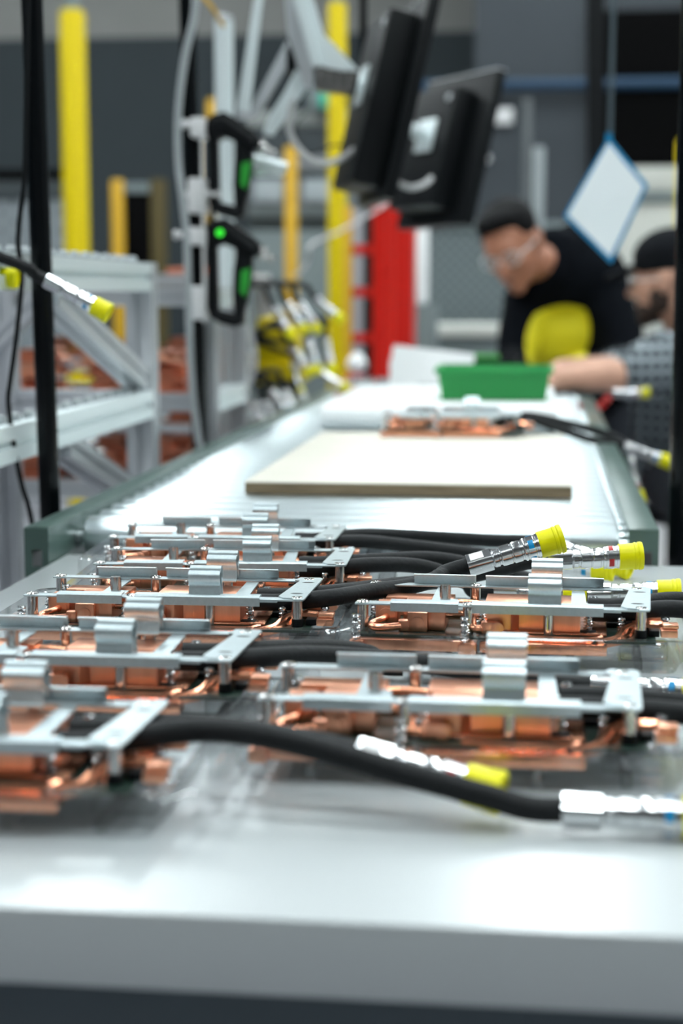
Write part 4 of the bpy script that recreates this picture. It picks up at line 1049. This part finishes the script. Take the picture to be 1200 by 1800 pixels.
def lens_glasses(parent, Mh):
    loc = parent.location
    T_ = lambda p: (Mh @ V(p)) - loc
    m = MB()
    for sx in (-1, 1):
        ring_ = [T_((sx * .033 + .026 * math.cos(a), .098 - .010 * abs(math.cos(a)), .005 + .018 * math.sin(a))) for a in [2 * PI * k / 24 for k in range(25)]]
        m.tube(ring_, .0016, 6); m.tube([T_((sx * .058, .088, .008)), T_((sx * .074, .05, .008)), T_((sx * .080, -.02, .004))], .002, 6)
    m.tube([T_((-.008, .102, .006)), T_((.008, .102, .006))], .002, 6)
    g = m.build('safety_glasses', M['offwhite'], parent)
    for sx in (-1, 1):
        vs = [T_((sx * .033 + .025 * math.cos(2 * PI * k / 24), .0975 - .010 * abs(math.cos(2 * PI * k / 24)), .005 + .017 * math.sin(2 * PI * k / 24))) for k in range(24)]
        n_ = (Mh.to_3x3() @ V((0, 1, 0))) * .0012
        m2 = MB().add(vs + [v + n_ for v in vs], [tuple(range(24)), tuple(range(47, 23, -1))] + [(k, (k + 1) % 24, 24 + (k + 1) % 24, 24 + k) for k in range(24)])
        m2.build('lens', M['clear'], g)

# -- bending worker in a black hoodie
base = at(1010, 690, 5.2); p1 = empty('person', (base.x, base.y, 0), 0, 'person in a black hooded sweatshirt and safety glasses bending over the conveyor', 'person')
hc = at(901, 434, 4.80); M1 = head_matrix(hc, (-.40, -.34, .86), (-.30, -.82, -.46)) @ Matrix.Scale(1.06, 4)
B = Blob(); head(B, M1)
nb = at(985, 470, 4.98)
B.chain([M1 @ V((0, -.02, -.05)), nb], [.056, .062])
hipc = at(1012, 690, 5.22)
B.chain([nb, at(985, 560, 5.06), hipc], [.065, .085, .10])
RS, RE, RW = at(925, 545, 4.97), at(902, 640, 4.86), at(900, 652, 4.58)
LS, LE, LW = at(1062, 520, 4.99), at(1100, 640, 4.86), at(1020, 655, 4.58)
B.chain([nb, RS, RE, RW], [.06, .058, .042, .027]); B.chain([nb, LS, LE, LW], [.06, .058, .042, .027])
hand(B, RW, (.35, -.9, -.12), (0, 0, 1), -1, .8); hand(B, LW, (-.5, -.85, -.12), (0, 0, 1), 1, .8)
for sx in (-.10, .10):
    B.chain([hipc + V((sx, 0, -.02)), V((hipc.x + sx * 1.15, hipc.y - .02, .46)), V((hipc.x + sx * 1.2, hipc.y + .05, .09))], [.075, .055, .038])
B.fuse('body', M['skin1'], p1, .0065, 3)
H = Blob()
H.chain([at(965, 500, 5.0), at(1035, 495, 5.02)], [.115, .120]); H.chain([at(955, 590, 5.04), at(1040, 590, 5.06)], [.125, .13]); H.chain([at(968, 660, 5.12), at(1046, 660, 5.14)], [.125, .125])
H.chain([at(958, 475, 4.93), at(1010, 446, 5.03)], [.078, .092]); H.chain([at(935, 505, 4.93), at(962, 480, 4.93), at(975, 440, 4.96)], [.065, .075, .070]); H.chain([at(1020, 455, 5.06), at(1060, 500, 5.04)], [.08, .085])
H.chain([at(930, 530, 4.98), RE, RE.lerp(RW, .9)], [.078, .058, .043]); H.chain([at(1055, 515, 5.0), at(1086, 580, 4.93), LE, LE.lerp(LW, .9)], [.085, .072, .060, .043])
hd = H.fuse('hooded_sweatshirt', M['hoodie'], p1, .0085, 5, .006)
H = Blob()
for sx in (-.10, .10):
    H.chain([hipc + V((sx, .02, -.04)), V((hipc.x + sx * 1.15, hipc.y - .02, .46)), V((hipc.x + sx * 1.2, hipc.y + .05, .12))], [.108, .078, .062])
H.fuse('trousers', M['jeans'], p1, .010, 4, .004)
for sx in (-.12, .12):
    MB().box(hipc.x + sx - .045 - base.x, hipc.x + sx + .045 - base.x, hipc.y - .16 - base.y, hipc.y + .11 - base.y, 0, .085, .03).build('shoe', M['black_plastic'], p1)
H = Blob(); H.ell((0, -.022, .052), .079, .088, .078, M1).ell((0, .026, .094), .060, .052, .030, M1).ell((0, -.060, .0), .066, .045, .062, M1)
H.fuse('hair', M['hair'], p1, .005, 2, .005)
lens_glasses(p1, M1)
# plain yellow print on the chest, laid on the cloth
bv = BVHTree.FromObject(hd, bpy.context.evaluated_depsgraph_get()); vs = []; fs = []; N = 22; idx = {}
for i in range(N + 1):
    for j in range(N + 1):
        u_, v_ = i / N * 2 - 1, j / N * 2 - 1
        ux = u_ * math.sqrt(1 - v_ * v_ * .38); vy = v_ * math.sqrt(1 - u_ * u_ * .38)
        px_ = 980 + ux * 56 - vy * 4; py_ = 590 + vy * 54 - ux * 6
        o_ = at(px_, py_, 3.5); d_ = V((.0, 1, 0)) + V((.02, 0, -.02)); q = at(px_, py_, 5.0)
        st = V((q.x, 4.4, q.z)) - p1.location; hit = bv.ray_cast(st, V((0, 1, 0)))
        if hit[0] is not None: idx[(i, j)] = len(vs); vs.append(hit[0] + hit[1] * .0015 + V((0, -.003, 0)))
for i in range(N):
    for j in range(N):
        k = [(i, j), (i + 1, j), (i + 1, j + 1), (i, j + 1)]
        if all(t in idx for t in k): fs.append([idx[t] for t in k])
if fs:
    tag(MB().add(vs, fs).build('chest_print', M['print_yellow'], p1), 'plain yellow chest print')

# -- seated worker in a checked shirt and cap
base = at(1215, 800, 4.62); p2 = empty('person', (base.x, base.y, 0), 0, 'bearded person in a checked shirt and black cap seated at the right edge', 'person')
hc = at(1176, 492, 4.42); M2 = head_matrix(hc, (-.10, .0, .98), (-.86, .36, -.22))
B = Blob(); head(B, M2); nb = at(1215, 590, 4.48)
B.chain([M2 @ V((0, -.02, -.05)), nb], [.058, .064])
hipc = V((base.x, base.y, .66)); B.chain([nb, at(1205, 700, 4.52), hipc], [.065, .09, .10])
LS, LE, LW = at(1215, 622, 4.34), at(1120, 660, 4.14), at(985, 668, 4.02)
B.chain([nb, LS, LE, LE.lerp(LW, .35), LW], [.06, .056, .045, .044, .030]); hand(B, LW, (-.98, -.05, -.05), (0, -.3, 1), 1, .7)
RS, RE, RW = at(1190, 620, 4.66), at(1105, 650, 4.5), at(985, 650, 4.28)
B.chain([nb, RS, RE, RW], [.06, .055, .042, .028]); hand(B, RW, (-.95, -.25, -.05), (0, .3, 1), -1, .7)
kn = [V((hipc.x - .02, hipc.y - .40, .60)), V((hipc.x + .20, hipc.y - .36, .60))]
for k, hx in zip(kn, (-.05, .12)):
    B.chain([hipc + V((hx, 0, -.02)), k, V((k.x, k.y + .12, .12))], [.075, .052, .038])
B.fuse('body', M['skin2'], p2, .0065, 3)
H = Blob(); H.chain([nb + V((.0, 0, -.035)), at(1205, 690, 4.52), V((hipc.x - .03, hipc.y - .02, .70))], [.095, .140, .145])
H.chain([nb + V((0, -.02, -.045)), LS, LE.lerp(LS, .12), LE.lerp(LW, .10)], [.085, .080, .066, .060]); H.chain([nb + V((0, .02, -.045)), RS, RE, RE.lerp(RW, .15)], [.085, .080, .062, .058])
H.fuse('checked_shirt', M['check'], p2, .0085, 5, .006)
H = Blob()
for k, hx in zip(kn, (-.05, .12)): H.chain([hipc + V((hx, .0, -.03)), k, V((k.x, k.y + .12, .15))], [.105, .078, .060])
H.fuse('trousers', M['jeans'], p2, .010, 4, .003)
for k in kn: MB().box(k.x - .045 - base.x, k.x + .045 - base.x, k.y - .06 - base.y, k.y + .20 - base.y, .03, .115, .03).build('shoe', M['black_plastic'], p2)
H = Blob(); H.ell((0, .048, -.074), .052, .045, .036, M2).ell((0, .070, -.094), .026, .022, .022, M2).ell((.052, .012, -.045), .020, .030, .040, M2).ell((-.052, .012, -.045), .020, .030, .040, M2)
H.cap(M2 @ V((-.022, .089, -.046)), M2 @ V((.022, .089, -.046)), .006)
H.fuse('beard', M['beard'], p2, .005, 2, .003)
H = Blob(); H.ell((0, -.052, .0), .068, .052, .066, M2); H.fuse('hair', M['hair'], p2, .005, 2, .004)
H = Blob(); H.ell((0, -.010, .062), .084, .102, .074, M2).ell((0, -.010, .038), .084, .103, .024, M2)
for k in range(11):
    a = -.9 + 1.8 * k / 10; H.cap(M2 @ V((math.sin(a) * .068, .060 + math.cos(a) * .030, .040)), M2 @ V((math.sin(a) * .060, .090 + math.cos(a) * .075, .026 - .004 * math.cos(a))), .0085)
H.fuse('cap', M['capcloth'], p2, .0045, 2, .001)
lens_glasses(p2, M2)
st = empty('stool', (base.x + .03, base.y + .0, 0), 0, 'round black stool under the seated worker', 'stool')
MB().lathe([(.14, .50), (.165, .51), (.165, .535), (.15, .545)], (0, 0, 0), (0, 0, 1), 28).build('seat', M['black_plastic'], st)
MB().cyl((0, 0, .05), (0, 0, .50), .025).build('column', M['alu'], st)
for k in range(5):
    a = 2 * PI * k / 5; MB().cyl((0, 0, .06), (.24 * math.cos(a), .24 * math.sin(a), .03), .014, n=10).lathe([(.02, 0), (.02, .03)], (.24 * math.cos(a), .24 * math.sin(a), 0), (0, 0, 1), 10).build('leg', M['black_plastic'], st)
# red-handled pliers and small parts near the seated worker
pr = empty('pliers', at(1045, 722, 3.75), 0, 'red handled pliers lying on the conveyor rail near the seated worker', 'pliers')
MB().tube(spline([(0, 0, 0), (.015, .01, .012), (.030, .0, .030)], 6), .008, 10).tube(spline([(0, 0, 0), (-.03, .01, .006), (-.06, .02, .002)], 6), .008, 10).build('handle', M['red'], pr)
MB().tube([(0, 0, 0), (.012, -.01, -.022)], [.012, .006], 10).lathe([(.010, 0), (.010, .008)], (0, -.004, -.004), (0, -1, 0), 12).build('jaw', M['chrome'], pr)
# drop the unused bits
for me in list(bpy.data.meshes):
    pass
print('objects', len(bpy.data.objects))
